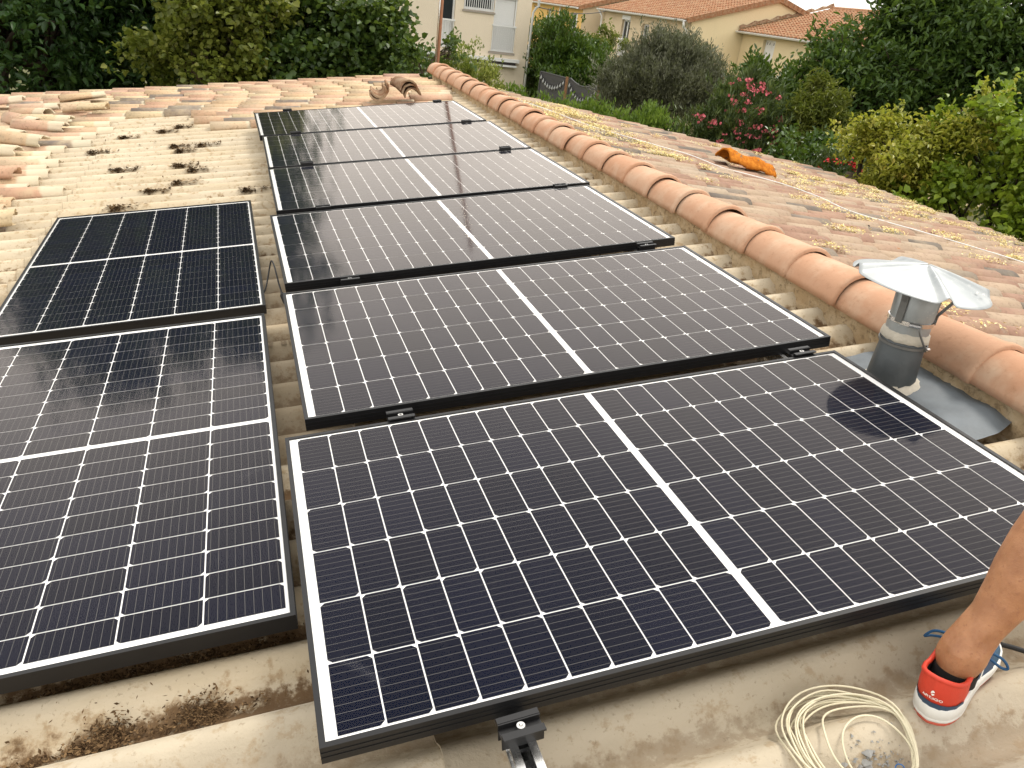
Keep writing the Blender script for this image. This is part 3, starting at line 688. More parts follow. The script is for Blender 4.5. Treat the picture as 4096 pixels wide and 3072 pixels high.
mw1, L1 = fence('garden_fence', 'anthracite board fence panel hung with bulbs, farther of the two beside the cream house', (9.86, 28.94), (10.22, 27.16), 3.10, 1.4, 0)
mw2, L2 = fence('garden_fence', 'anthracite fence panel with dipped top edge hung with bulbs, nearer of the two', (10.24, 26.92), (10.47, 24.83), 3.13, 1.4, 0.16)
def lights(mw, L, z0, s_, n, label):
    o = tag(empty('string_lights', mw @ T(L / 2, -0.06, z0 - 0.3)), label, 'string lights', 'bulb garlands on the fence')
    pts = [(0.08 + (L - 0.16) * i / 20, -0.05, z0 - s_ * 4 * (i / 20) * (1 - i / 20)) for i in range(21)]
    MB().tube(pts, 0.008, 5).build('wire', M['rubber'], o, mw)
    bme = MB().lathe([(0.012, 0), (0.016, -0.04), (0.04, -0.09), (0.045, -0.12), (0.03, -0.155), (0.002, -0.165)], 8).mesh('bulb', M['bulb'], True)
    for i in range(n):
        t = (i + 0.3) / (n - 0.4); ob('bulb', bme, o, mw @ T(0.08 + (L - 0.16) * t, -0.055, z0 - s_ * 4 * t * (1 - t)))
lights(mw1, L1, 3.05, 0.30, 10, 'garland of clear bulbs sagging across the farther grey fence panel')
lights(mw2, L2, 3.05, 0.42, 11, 'garland of clear bulbs sagging across the nearer grey fence panel')

# small tiled wall head among the oleanders
cp = tag(empty('garden_shed', T(8.2, 15.4, 0)), 'small white walled shed topped with pale corrugated tiles beside the oleander', 'shed')
MB().box(7.7, 8.75, 15.1, 15.8, 0.01, 3.12).build('wall', M['cement'], cp)
for i in range(4): ob('roof_tile', TL[i % 3], cp, T(7.78 + i * 0.26, 14.95, 3.12) @ RZ(math.pi / 2) @ Matrix.Scale(1.5, 4))

# ================================================================== solar panels
PW_, PH_, PT_ = 1.755, 1.0357, 0.038
CW, CH, CPX, CPY, BAND = 0.0807, 0.1637, 0.0838, 0.1669, 0.018
def cell_mesh():
    a, b_, c = CW / 2, CH / 2, 0.0085
    V = [(-a, -b_, 0), (a - c, -b_, 0), (a, -b_ + c, 0), (a, b_ - c, 0), (a - c, b_, 0), (-a, b_, 0)]
    return mesh('cell', V, [(0, 1, 2, 3, 4, 5)], M['cell'])
CELL = cell_mesh()
lip = 0.011
fr_ = MB()
hx, hy = PW_ / 2, PH_ / 2
def mitre(mb, x0, y0, x1, y1, inx, iny):
    pass
for (sx, sy, L, ax) in ((1, 0, hy, 'y'), (-1, 0, hy, 'y'), (0, 1, hx, 'x'), (0, -1, hx, 'x')):
    if ax == 'y': fr_.box(sx * hx - (lip if sx > 0 else 0), sx * hx + (lip if sx < 0 else 0), -hy, hy, -PT_, 0)
    else: fr_.box(-hx + lip, hx - lip, sy * hy - (lip if sy > 0 else 0), sy * hy + (lip if sy < 0 else 0), -PT_, -0.0003)
# shallow grooves along the outer faces
for k in range(2):
    z = -0.012 - 0.011 * k
    fr_.box(-hx, hx, -hy - 0.0012, -hy, z - 0.004, z); fr_.box(hx, hx + 0.0012, -hy, hy, z - 0.004, z)
FRAME = fr_.mesh('frame', M['frame'])
BACK = MB().box(-hx + lip, hx - lip, -hy + lip, hy - lip, -0.006, -0.0045).mesh('backsheet', M['backsheet'])
GLASS = mesh('glass', [(-hx + lip, -hy + lip, -0.0018), (hx - lip, -hy + lip, -0.0018), (hx - lip, hy - lip, -0.0018), (-hx + lip, hy - lip, -0.0018)], [(0, 1, 2, 3)], M['glass'])
def solar_panel(mw, label, seed):
    r = tag(empty('solar_module', mw), label, 'solar panel', 'solar panels laid on the roof')
    ob('frame', FRAME, r, mw); ob('backsheet', BACK, r, mw); ob('glass', GLASS, r, mw)
    for i in range(20):
        x = (i - 9.5) * CPX + (BAND / 2 if i > 9 else -BAND / 2)
        for j in range(6):
            ob('cell', CELL, r, mw @ T(x, (j - 2.5) * CPY, -0.0034) @ (RZ(math.pi) if (j + (i > 9)) % 2 else I4))
    return r
PAN = [  # u, v, turn, z, tilt, label
 (0.0, 0.0, 0.0, 0.025, -0.007, 'nearest wide solar panel, its left corner at the bottom edge of the picture'),
 (0.056, 1.130, 0.007, 0.019, 0.0, 'wide solar panel level with the metal flue, second from the front'),
 (0.057, 2.278, 0.017, 0.019, 0.001, 'wide solar panel third from the front, left corner sticking out past the next'),
 (0.081, 3.385, 0.005, 0.014, -0.006, 'wide solar panel fourth from the front in the right column'),
 (0.079, 4.459, 0.004, 0.013, 0.008, 'wide solar panel fifth from the front, last but one of the column'),
 (0.051, 5.530, 0.016, 0.019, 0.004, 'farthest wide solar panel, just before the two little stacks of clay tiles'),
]
for i, (u, v, th, z, t_, lab) in enumerate(PAN): solar_panel(ROOF @ T(u, v, z) @ RZ(th) @ RX(t_), lab, i)
for i, (u, v, th, z, t_, lab) in enumerate([
 (-1.419, 0.742, 0.005, -0.035, -0.014, 'upright solar panel at the left edge, nearer one with bluish cells'),
 (-1.430, 2.628, 0.015, -0.073, -0.007, 'upright solar panel with almost black cells, farther one of the left column')]):
    solar_panel(ROOF @ T(u, v, z) @ RX(t_) @ RZ(th + math.pi / 2), lab, i + 6)

# rails and clamps
def rail_mesh(L):
    p = [(-0.024, -0.045), (0.024, -0.045), (0.024, 0.0), (0.009, 0.0), (0.009, -0.006), (0.017, -0.006), (0.017, -0.032), (-0.017, -0.032), (-0.017, -0.006), (-0.009, -0.006), (-0.009, 0.0), (-0.024, 0.0)]
    mb = MB(); n = len(p)
    mb.add([(x, 0, z) for x, z in p] + [(x, L, z) for x, z in p], [(i, (i + 1) % n, n + (i + 1) % n, n + i) for i in range(n)])
    for s_ in (-1, 1): mb.box(s_ * 0.024 - (0.004 if s_ < 0 else 0), s_ * 0.024 + (0.004 if s_ > 0 else 0), 0, L, -0.030, -0.018)
    return mb.mesh('profile', M['alu'])
for (u, v0, v1, zz, lab) in ((-0.545, -1.0, 6.12, -0.016, 'bright aluminium mounting rail jutting out below the nearest panel'),
                             (0.76, -0.47, 6.12, -0.016, 'aluminium mounting rail under the ridge side of the panels, mostly hidden')):
    r = tag(empty('mounting_rail', ROOF @ T(u, v0, zz)), lab, 'rail')
    ob('profile', rail_mesh(v1 - v0), r, ROOF @ T(u, v0, zz))
    for k in range(int((v1 - v0) / 0.885) + 1):
        MB().box(-0.02, 0.02, -0.02, 0.02, -0.125, -0.045).build('stand_off', M['alu'], r, ROOF @ T(u, v0 + 0.30 + k * 0.885, zz))
CL = MB()
CL.box(-0.038, 0.038, -0.009, 0.009, -0.012, -0.008)
CL.box(-0.038, 0.038, -0.012, -0.009, -0.034, 0.003); CL.box(-0.038, 0.038, 0.009, 0.012, -0.034, 0.003)
CL.box(-0.038, 0.038, -0.024, -0.012, 0.0, 0.004); CL.box(-0.038, 0.038, 0.012, 0.024, 0.0, 0.004)
CLAMP = CL.mesh('body', M['black'])
BOLT = MB().lathe([(0.0, -0.004), (0.0035, -0.004), (0.0038, 0.001), (0.0075, 0.001), (0.0078, -0.008), (0.004, -0.008), (0.004, -0.05), (0.0, -0.05)], 14).mesh('bolt', M['steel'], False)
NUT = MB().box(-0.012, 0.012, -0.012, 0.012, -0.052, -0.044).mesh('channel_nut', M['black'])
def clamp(u, v, z, label, rot=0, lean=0.0):
    mw = ROOF @ T(u, v, z) @ RZ(rot) @ RX(lean)
    r = tag(empty('panel_clamp', mw), label, 'clamp', 'black clamps on the panel rails')
    ob('body', CLAMP, r, mw); ob('bolt', BOLT, r, mw); ob('channel_nut', NUT, r, mw)
clamp(-0.545, -0.566, 0.018, 'black clamp with silver bolt on the bare rail end in front of the nearest panel', 0.03, 0.0)
GAPS = [0.566, 1.704, 2.832, 3.922, 4.995, 6.075]
NM = ['first and second', 'second and third', 'third and fourth', 'fourth and fifth', 'fifth and last']
for i, v in enumerate(GAPS):
    for (u, sd_) in ((-0.555, 'left'), (0.765, 'ridge side')):
        dz = 0.026 if i < 5 else 0.026
        lab = ('black clamp on the %s rail between the %s wide panels' % (sd_, NM[i])) if i < 5 else ('black end clamp on the far edge of the last wide panel, %s rail' % sd_)
        clamp(u, v - (0.03 if i in (0,) else 0.0), dz, lab, 0.01)
# stiff bolt on the near rail end
MB().tube([(0, 0, 0), (0.018, 0, 0)], 0.006, 8).build('rail_bolt', M['steel'], bpy.data.objects['mounting_rail'], ROOF @ T(-0.517, -0.66, -0.03), True)

# black cable with connector in the gap
cb = tag(empty('solar_cable', ROOF @ T(-0.86, 1.9, -0.11)), 'black solar cable loop with connector between left and right panel columns', 'cable')
pts = [(-0.93, 1.93, -0.105), (-0.895, 1.985, -0.085), (-0.868, 2.03, -0.02), (-0.852, 2.03, 0.025), (-0.842, 2.0, 0.01), (-0.835, 1.94, -0.045), (-0.826, 1.87, -0.075), (-0.815, 1.80, -0.085)]
def smooth(pts, n=6):
    P = [Vector(p) for p in pts]; P = [2 * P[0] - P[1]] + P + [2 * P[-1] - P[-2]]; out = []
    for i in range(1, len(P) - 2):
        for k in range(n):
            t = k / n; a, b_, c, d = P[i - 1:i + 3]
            out.append(0.5 * ((2 * b_) + (c - a) * t + (2 * a - 5 * b_ + 4 * c - d) * t * t + (3 * b_ - a - 3 * c + d) * t ** 3))
    return out + [P[-2]]
MB().tube(smooth(pts), 0.0035, 7).build('cable', M['rubber'], cb, ROOF, True)
cn = MB(); cn.tube([(-0.829, 1.89, -0.07), (-0.826, 1.872, -0.075), (-0.818, 1.80, -0.085), (-0.816, 1.785, -0.086)], [0.005, 0.0095, 0.0095, 0.006], 10)
for k in range(5): cn.tube([(-0.8255 + 0.0015 * k, 1.865 - 0.013 * k, -0.0757 - 0.0017 * k), (-0.8252 + 0.0015 * k, 1.860 - 0.013 * k, -0.0764 - 0.0017 * k)], 0.0115, 10)
cn.build('connector', M['rubber'], cb, ROOF)
tag(MB().tube(smooth([(0.35, 0.60, -0.10), (0.47, 0.585, -0.06), (0.50, 0.575, -0.045), (0.53, 0.58, -0.06), (0.56, 0.62, -0.1)]), 0.004, 7).build('solar_cable', M['rubber'], None, ROOF, True), 'black cable drooping in the gap behind the nearest panel', 'cable')

# stamped lettering on a corrugation crest
def text_mesh(name, s, size, m, ext=0.0, sx=1.0):
    cu_ = bpy.data.curves.new(name, 'FONT'); cu_.body = s; cu_.size = size; cu_.extrude = ext; cu_.align_x = 'CENTER'; cu_.align_y = 'CENTER'; cu_.offset = size * 0.02
    o = bpy.data.objects.new(name, cu_); col.objects.link(o)
    dg = bpy.context.evaluated_depsgraph_get(); dg.update()
    me = bpy.data.meshes.new_from_object(o.evaluated_get(dg)); me.name = name
    bpy.data.objects.remove(o); me.materials.clear(); me.materials.append(m)
    for v in me.vertices: v.co.x *= sx
    return me
M['stamp'] = plain('stamp_ink', (0.30, 0.23, 0.15), 0.9)
ob('stamp', text_mesh('stamp', '318  30', 0.042, M['stamp']), house, ROOF @ T(-0.862, 1.452, -0.1055) @ RX(0.10) @ RZ(math.pi))

# ================================================================== flue
FX, FY = 1.085, 0.475
fb = ROOF @ Vector((FX, FY, -0.115))
flue = tag(empty('chimney_flue', T(fb.x, fb.y, fb.z)), 'galvanised chimney flue with wide umbrella cowl and lead flashing beside the ridge', 'chimney')
fm_ = T(fb.x, fb.y, fb.z)
MB().lathe([(0.080, -0.04), (0.077, 0.04), (0.069, 0.165), (0.066, 0.17)], 32).build('lead_sleeve', M['leaddark'], flue, fm_, True)
rn = random.Random(4)
def ragged(prof, seg, amp, seed):
    rn = random.Random(seed); V = []; F = []
    for i, (r, z) in enumerate(prof):
        for k in range(seg):
            a = 2 * math.pi * k / seg; q = 1 + rn.uniform(-amp, amp); V.append((r * q * math.cos(a), r * q * math.sin(a), z + rn.uniform(-amp, amp) * 0.06))
    for i in range(len(prof) - 1):
        for k in range(seg): F.append((i * seg + k, i * seg + (k + 1) % seg, (i + 1) * seg + (k + 1) % seg, (i + 1) * seg + k))
    return MB().add(V, F)
ragged([(0.108, -0.012), (0.102, 0.010), (0.088, 0.022), (0.074, 0.026)], 28, 0.07, 1).build('cement_collar', M['cement'], flue, fm_ @ RY(-PITCH), True)
ragged([(0.0705, 0.166), (0.0760, 0.172), (0.0740, 0.192), (0.066, 0.200)], 30, 0.03, 2).build('sealant_ring', M['cement'], flue, fm_, True)
pp = MB(); pp.lathe([(0.066, 0.15), (0.068, 0.21), (0.0665, 0.24), (0.0715, 0.352), (0.0695, 0.354), (0.064, 0.24)], 36)
pp.build('pipe', M['galv'], flue, fm_, True)
cl_ = MB(); cl_.lathe([(0.0675, 0.226), (0.0715, 0.227), (0.0715, 0.241), (0.0675, 0.242)], 36); hc = cl_.build('hose_clamp', M['steel'], flue, fm_)
MB().tube([(-0.032, -0.067, 0.2335), (0.0, -0.0765, 0.2335)], 0.007, 8).build('screw', M['steel'], hc, fm_ @ RZ(-0.35))
cl2 = MB(); cl2.lathe([(0.0735, 0.150), (0.0775, 0.151), (0.0775, 0.159), (0.0735, 0.160)], 36); hc2 = cl2.build('hose_clamp', M['strap'], flue, fm_)
MB().tube([(0.01, -0.080, 0.155), (0.034, -0.076, 0.155)], 0.006, 8).build('screw', M['steel'], hc2, fm_ @ RZ(0.1))
MB().tube(smooth([(-0.026, -0.072, 0.24), (-0.030, -0.080, 0.22), (-0.012, -0.086, 0.19), (0.012, -0.084, 0.165), (0.03, -0.078, 0.156)]), 0.0035, 6).build('band_tail', M['strap'], flue, fm_, True)
for a in (rad(196), rad(-35), rad(18)):
    sm_ = MB()
    path = [Vector((0.071, 0, 0.232)), Vector((0.072, 0, 0.262)), Vector((0.112, 0, 0.330)), Vector((0.140, 0, 0.362))]
    if a == rad(196): path = [Vector((0.071, 0, 0.232)), Vector((0.072, 0, 0.30)), Vector((0.080, 0, 0.350)), Vector((0.086, 0, 0.372))]
    V = []
    for p in path: V += [(p.x, -0.012, p.z), (p.x, 0.012, p.z), (p.x + 0.003, 0.012, p.z), (p.x + 0.003, -0.012, p.z)]
    F = []
    for i in range(3):
        for k in range(4): F.append((4 * i + k, 4 * i + (k + 1) % 4, 4 * i + 4 + (k + 1) % 4, 4 * i + 4 + k))
    sm_.add(V, F + [(0, 3, 2, 1), (12, 13, 14, 15)]); sm_.build('strap', M['strap'], flue, fm_ @ RZ(a))
def cowl():
    seg = 128; rows = 16; V = []; F = []; R_ = 0.212
    for sh_ in (0, 1):
        for i in range(rows + 1):
            q = i / rows; r = 0.004 + (R_ - 0.004) * q
            for k in range(seg):
                a = 2 * math.pi * k / seg; z = 0.050 * (1 - q) - 0.008 * q * q
                f_ = 0
                for a0 in (rad(-112), rad(-24), rad(68), rad(158)):
                    d = (a - a0 + math.pi) % (2 * math.pi) - math.pi
                    arc = d * max(r, 0.03); wdt = 0.008 + 0.009 * q
                    f_ += math.exp(-(arc / wdt) ** 2)
                z += f_ * (0.006 + 0.018 * q)
                rr_ = r * (1 - 0.015 * f_ * q)
                V.append((rr_ * math.cos(a), rr_ * math.sin(a), z - sh_ * 0.0015))
    n = (rows + 1) * seg
    for i in range(rows):
        for k in range(seg):
            k2 = (k + 1) % seg
            F.append((i * seg + k, (i + 1) * seg + k, (i + 1) * seg + k2, i * seg + k2))
            F.append((n + i * seg + k, n + i * seg + k2, n + (i + 1) * seg + k2, n + (i + 1) * seg + k))
    for k in range(seg):
        k2 = (k + 1) % seg; F.append((rows * seg + k, n + rows * seg + k, n + rows * seg + k2, rows * seg + k2))
    F.append(tuple(range(seg)))
    return MB().add(V, F)
cw_ = cowl().build('cowl', M['galv'], flue, fm_ @ T(-0.010, 0, 0.366) @ RX(0.04) @ RY(0.05), True)
rv = MB().lathe([(0.0, 0.004), (0.004, 0.002), (0.005, -0.001)], 8).mesh('rivet', M['steel'], True)
for (rx_, ry_) in ((-0.13, -0.125), (-0.115, -0.11), (0.10, -0.14), (0.09, -0.125)): ob('rivet', rv, cw_, fm_ @ T(rx_, ry_, 0.366 + 0.004) @ RX(0.05))
# lead flashing, dressed over the corrugations
V = []; F = []; nx, ny = 22, 30
for i in range(nx + 1):
    for j in range(ny + 1):
        a, c = i / nx, j / ny
        u = 0.86 + 0.42 * a; v = 0.10 + 0.60 * c
        if a > 0.75: v = 0.10 + 0.60 * (c * (1 - (a - 0.75) * 0.35) + (a - 0.75) * 0.30)
        z = -0.128 + 0.003 * math.cos(2 * math.pi * (v - V0) / WAVE) + 0.018 * a + 0.0015 * math.sin(u * 37 + v * 21) + 0.001 * math.sin(u * 71 - v * 53)
        edge = min(a, 1 - a, c, 1 - c)
        V.append((u + 0.006 * math.sin(v * 40), v, z + 0.012 * min(1, edge * 8)))
for i in range(nx):
    for j in range(ny): F.append((i * (ny + 1) + j, (i + 1) * (ny + 1) + j, (i + 1) * (ny + 1) + j + 1, i * (ny + 1) + j + 1))
MB().add(V, F).build('lead_flashing', M['lead'], flue, ROOF, True)

# ================================================================== loose tiles
LT = [canal('loose', 0.42, 0.080, 0.066, seed=40 + i, m=M['tileL'], wob=0.035, nl=2, flat=0.85) for i in range(3)]
LS = canal('loose', 0.24, 0.076, 0.068, seed=50, m=M['tileL'], wob=0.045, nl=2, flat=0.85)
def loose(u, v, z, rz, rx, ry, label, me=None, mat=None, group='loose clay tiles piled on the left roof edge'):
    jr = random.Random(int(abs(u * 977 + v * 131) * 10))
    o = tag(ob('loose_roof_tile', me or LT[random.randrange(3)], None, ROOF @ T(u, v, z - 0.012) @ RZ(rz * 1.5 + jr.uniform(-.22, .12)) @ RY(ry + jr.uniform(-.04, .04)) @ RX(rx + jr.uniform(-.25, .25))), label, 'roof tile', group)
    return o
loose(-2.66, 7.92, -0.045, 0.05, 0, -0.04, 'loose curved tile with white broken edge at the far end of the pile')
loose(-3.36, 7.75, -0.03, 0.15, 0, -0.05, 'loose pale tile at the left edge, topmost of the far pile')
loose(-3.02, 7.55, -0.06, -0.1, 0, -0.02, 'loose tile lying open end forward beside the round hollow one')
loose(-2.90, 7.20, -0.045, -0.35, 0, -0.06, 'dark grey brown loose tile pointing down to the right in the pile')
loose(-2.78, 6.86, -0.055, -0.12, 0.25, 0.0, 'loose tile lying with its pale thin edge towards the camera')
loose(-2.78, 6.52, -0.04, -0.20, 0, 0.03, 'grey loose tile with a dark hollow end near the stripped sheets')
loose(-2.98, 6.22, -0.02, -0.34, 0, 0.05, 'salmon loose tile slanting across the pile, farther of two alike')
loose(-2.76, 5.92, -0.03, -0.30, 0.1, 0.06, 'big salmon loose tile with ragged shadowed edge, nearer of two alike')
loose(-2.93, 5.58, -0.035, -0.20, 0.1, 0.03, 'pink orange loose tile lying lowest at the left picture edge')
loose(-2.54, 7.30, -0.035, 0.12, 0, -0.02, 'short broken piece of tile with pale lime on it', LS)
loose(-2.36, 7.16, -0.03, -0.05, 0, 0.0, 'short lime crusted tile piece at the right end of the pile', LS)
loose(-3.05, 5.12, -0.05, 0.0, 0, 0.02, 'cream tile end poking in at the left edge below the pile', LS)
loose(-2.62, 4.70, -0.05, -0.05, 0, 0.02, 'cream tile end with hollow at the left edge, nearest of the pile', LS)
loose(-2.42, 3.55, -0.075, 0.02, 0, 0.0, 'single cream tile left alone at the left edge beside the dark panel', LS)
loose(-2.93, 7.02, -0.05, -0.55, 0.3, 0.05, 'tile tipped on its side among the far pile')
# two little stacks on the verge tiles
SK = [canal('stacked', 0.36, 0.096 - 0.006 * i, 0.084 - 0.006 * i, seed=60 + i, m=M['brick_old'], wob=0.03, nl=2, th=0.016) for i in range(3)]
for i in range(3):
    tag(ob('stacked_roof_tile', SK[i], None, ROOF @ T(0.62 + 0.02 * i, 6.66 + 0.02 * i, -0.02 + 0.032 * (2 - i)) @ RZ(math.pi / 2 + 0.12 - 0.10 * i) @ RY(-0.03) @ RX(0.10 - 0.1 * i)),
        ['brown tile on top of the arched stack behind the last panel', 'brown tile in the middle of the arched stack behind the last panel', 'brown tile at the bottom of the arched stack behind the last panel'][i], 'roof tile', 'tiles stacked behind the last panel')
for i in range(2):
    tag(ob('stacked_roof_tile', SK[i], None, ROOF @ T(0.34 - 0.02 * i, 6.66, 0.052 + 0.03 * (1 - i)) @ RZ(math.pi / 2 - 0.1) @ RX(math.pi - 0.35 - 0.1 * i)),
        ['pale upturned tile on top of the small hollow stack', 'dark upturned tile under the pale one in the small hollow stack'][i], 'roof tile', 'tiles stacked behind the last panel')

# orange lichen tile on the right slope
V = []; F = []; nx, ny = 26, 14; rn = random.Random(8)
for i in range(nx + 1):
    for j in range(ny + 1):
        a, c = i / nx, j / ny
        x = (a - 0.5) * 0.56; y = (c - 0.5) * (0.27 + 0.025 * math.sin(a * 9)) + 0.012 * math.sin(a * 7 + 1)
        z = 0.095 - 0.085 * abs(2 * c - 1) ** 2.0 + 0.012 * math.sin(a * 11.5 + 0.4) + rn.uniform(-.005, .005) - 0.03 * a
        V.append((x + rn.uniform(-.006, .006), y, z))
nV = len(V); V += [(x, y * 0.95, z - 0.018) for x, y, z in V]
for i in range(nx):
    for j in range(ny):
        q = (i * (ny + 1) + j, (i + 1) * (ny + 1) + j, (i + 1) * (ny + 1) + j + 1, i * (ny + 1) + j + 1); F.append(q); F.append(tuple(nV + k for k in reversed(q)))
for i in range(nx):
    for j in (0, ny): F.append((i * (ny + 1) + j, nV + i * (ny + 1) + j, nV + (i + 1) * (ny + 1) + j, (i + 1) * (ny + 1) + j))
for j in range(ny):
    for i in (0, nx): F.append((i * (ny + 1) + j, i * (ny + 1) + j + 1, nV + i * (ny + 1) + j + 1, nV + i * (ny + 1) + j))
tag(MB().add(V, F).build('lichen_covered_tile', M['lichen'], None, RIGHT @ T(2.14, 5.26, 0.045) @ RZ(0.06) @ RY(0.02), True), 'loose tile overgrown with bright orange lichen on the right slope', 'roof tile')
MB_w = [(0.0, 7.3), (0.25, 6.95), (0.47, 6.48), (0.76, 5.9), (0.99, 5.45), (1.22, 5.28), (1.47, 5.15), (1.60, 4.82), (1.85, 4.75), (2.12, 4.61), (2.10, 4.1), (2.10, 3.7), (2.36, 3.55), (2.64, 3.42), (2.85, 3.1), (3.02, 2.81), (3.3, 2.4)]
tag(MB().tube(smooth([(s_, v_, 0.016 + 0.008 * math.sin(5 * v_)) for s_, v_ in MB_w], 4), 0.0045, 6).build('roof_cable', M['white'], None, RIGHT, True), 'thin white cable lying across the tiles of the right slope', 'cable')

# pole at the ridge end
po = tag(empty('antenna_pole', T(1.53, 9.62, 3.3)), 'rusty steel pole with a pale conduit rising at the end of the ridge', 'pole')
MB().tube([(1.53, 9.62, 0.01), (1.53, 9.62, 7.35)], 0.030, 12).build('pole', M['rust'], po, None, True)
MB().tube([(1.505, 9.585, 3.2), (1.505, 9.585, 7.2)], 0.009, 8).build('conduit', M['steel'], po, None, True)

# ================================================================== debris
def flakes(name, patches, m, size, seed, parent=None, frame=ROOF, label=None, cat=None, along=2.0, lift=0.006):
    rn = np.random.default_rng(seed); Vs = []; n = 0
    for (u, v, su, sv, cnt, z) in patches:
        c = np.stack([rn.normal(u, su, cnt), rn.normal(v, sv, cnt), np.full(cnt, z) + rn.random(cnt) * lift], 1)
        if frame is ROOF:
            zs = -0.115 - AMP + AMP * np.cos(2 * np.pi * (c[:, 1] - V0 + 0.004) / WAVE) + 0.013; c[:, 2] = zs + rn.random(cnt) * lift + z
        L = size * (0.4 + rn.random(cnt) * 1.2); a = rn.random(cnt) * 6.283; w_ = L * (0.18 + rn.random(cnt) * 0.35)
        d = np.stack([np.cos(a), np.sin(a), rn.normal(0, 0.35, cnt)], 1); e = np.stack([-np.sin(a), np.cos(a), rn.normal(0, 0.35, cnt)], 1)
        q = np.stack([c - d * L[:, None], c + e * w_[:, None], c + d * L[:, None], c - e * w_[:, None]], 1); Vs.append(q)
    V = np.concatenate(Vs).reshape(-1, 3); N = len(V) // 4
    me = bpy.data.meshes.new(name); me.from_pydata(V.tolist(), [], np.arange(N * 4).reshape(N, 4).tolist()); me.materials.append(m)
    o = stuff(ob(name, me, parent, frame))
    if label: o['label'] = label; o['category'] = cat
    return o
flakes('leaf_litter', [(-1.275, -0.214, 0.030, 0.014, 900, 0), (-1.325, -0.222, 0.03, 0.008, 120, 0), (-1.10, -0.208, 0.028, 0.014, 700, 0), (-1.16, -0.22, 0.025, 0.008, 140, 0), (-1.41, -0.228, 0.03, 0.007, 140, 0), (-1.03, -0.212, 0.04, 0.006, 70, 0), (-1.25, -0.19, 0.16, 0.02, 60, 0),
   (-1.19, -0.05, 0.10, 0.014, 800, 0), (-1.0, -0.05, 0.10, 0.012, 450, 0), (-1.36, -0.05, 0.06, 0.012, 200, 0)], M['litter'], 0.0042, 1, label='dry leaf litter and moss lying in the corrugation troughs by the near left panel', cat='litter')
far = [(-1.42, 5.287), (-1.398, 4.846), (-1.38, 4.347), (-1.604, 6.176), (-1.486, 6.397), (-1.275, 5.57), (-1.472, 5.423), (-2.059, 5.432), (-1.303, 4.575), (-1.802, 4.756), (-0.95, 3.933), (-1.542, 4.04), (-1.9, 6.0), (-1.7, 3.75)]
flakes('moss_clump', [(u, V0 - 0.030 + WAVE * round((v - V0 + 0.030) / WAVE), 0.020, 0.010, 130, 0) for u, v in far] + [(u + 0.08, V0 - 0.026 + WAVE * round((v - V0 + 0.030) / WAVE), 0.04, 0.010, 45, 0) for u, v in far] + [(-1.5, 5.3, 0.35, 0.9, 420, 0)], M['litter'], 0.0105, 2, label='dark moss clumps lying on the bare cream corrugated sheets', cat='moss')
rn = random.Random(21); bp = []
for i in range(210):
    s_ = rn.uniform(0.15, 4.9); v_ = rn.uniform(0.8, 7.8)
    if i < 80: s_, v_ = rn.uniform(0.1, 1.3), rn.uniform(4.6, 7.7)
    elif i < 150: s_, v_ = rn.uniform(2.6, 4.9), rn.uniform(3.0, 6.2)
    v_ = 0.20 + SV * (round((v_ - 0.20) / SV - 0.5) + 0.5)
    bp.append((s_, v_ + 0.02, rn.uniform(0.03, 0.12), rn.uniform(0.012, 0.032), rn.randint(60, 240), -0.004))
flakes('fallen_blossom', bp, M['blossom'], 0.0085, 3, None, RIGHT, 'drifts of pale yellow fallen blossom in the channels of the right slope', 'blossom', lift=0.035)
def chips():
    rn = random.Random(2); mb = MB()
    for (u, v, sp, cnt, sz) in ((0.10, -0.713, 0.022, 46, 0.004), (0.075, -0.705, 0.008, 6, 0.010), (0.045, -0.713, 0.012, 14, 0.006), (0.172, -0.752, 0.01, 10, 0.005), (0.13, -0.725, 0.03, 30, 0.003)):
        for _ in range(cnt):
            uu, vv = rn.gauss(u, sp), rn.gauss(v, sp * 0.8); s_ = sz * rn.uniform(0.4, 1.3)
            z = -0.115 - AMP + AMP * math.cos(2 * math.pi * (vv - V0) / WAVE) + 0.009
            mb.add([(rn.uniform(-s_, s_), rn.uniform(-s_, s_), 0) for _ in range(1)] + [(s_, -s_ * .4, 0), (s_ * .3, s_, 0), (-s_, s_ * .2, s_ * .2), (0, 0, s_ * .6)], [(1, 2, 4), (2, 3, 4), (3, 1, 4)], T(uu, vv, z) @ RZ(rn.uniform(0, 6.28)))
    return mb
o = stuff(chips().build('stone_chips', M['grit'], None, ROOF)); o['label'] = 'grey chips and grit scattered inside the cable coil'; o['category'] = 'grit'

# ================================================================== coil of cream cable
co = tag(empty('cable_coil', ROOF @ T(0.04, -0.68, -0.11)), 'coil of thin cream cable tied with blue wire on the sheet by the shoe', 'cable coil')
TIE = Vector((0.148, -0.748, 0))
rn = random.Random(6)
def zr_(v): return -0.115 - AMP + AMP * math.cos(2 * math.pi * (v - V0) / WAVE)
def loop(r, da, seedo, zl):
    cx, cy = TIE.x - r * math.cos(rad(-38) + da) * 1.0, TIE.y - r * math.sin(rad(-38) + da) * 0.98
    pts = []
    for k in range(49):
        a = rad(-38) + da + 2 * math.pi * k / 48
        q = 1 + 0.02 * math.sin(3 * a + seedo) + 0.014 * math.sin(5 * a + 2 * seedo)
        x, y = cx + r * q * math.cos(a), cy + r * q * 0.95 * math.sin(a)
        near = math.exp(-((Vector((x, y, 0)) - TIE).length / 0.05) ** 2)
        pts.append((x, y, -0.104 + 0.35 * (zr_(y) + 0.115) + zl * (1 - 0.6 * near) + 0.004 * math.sin(2 * a + seedo)))
    return pts
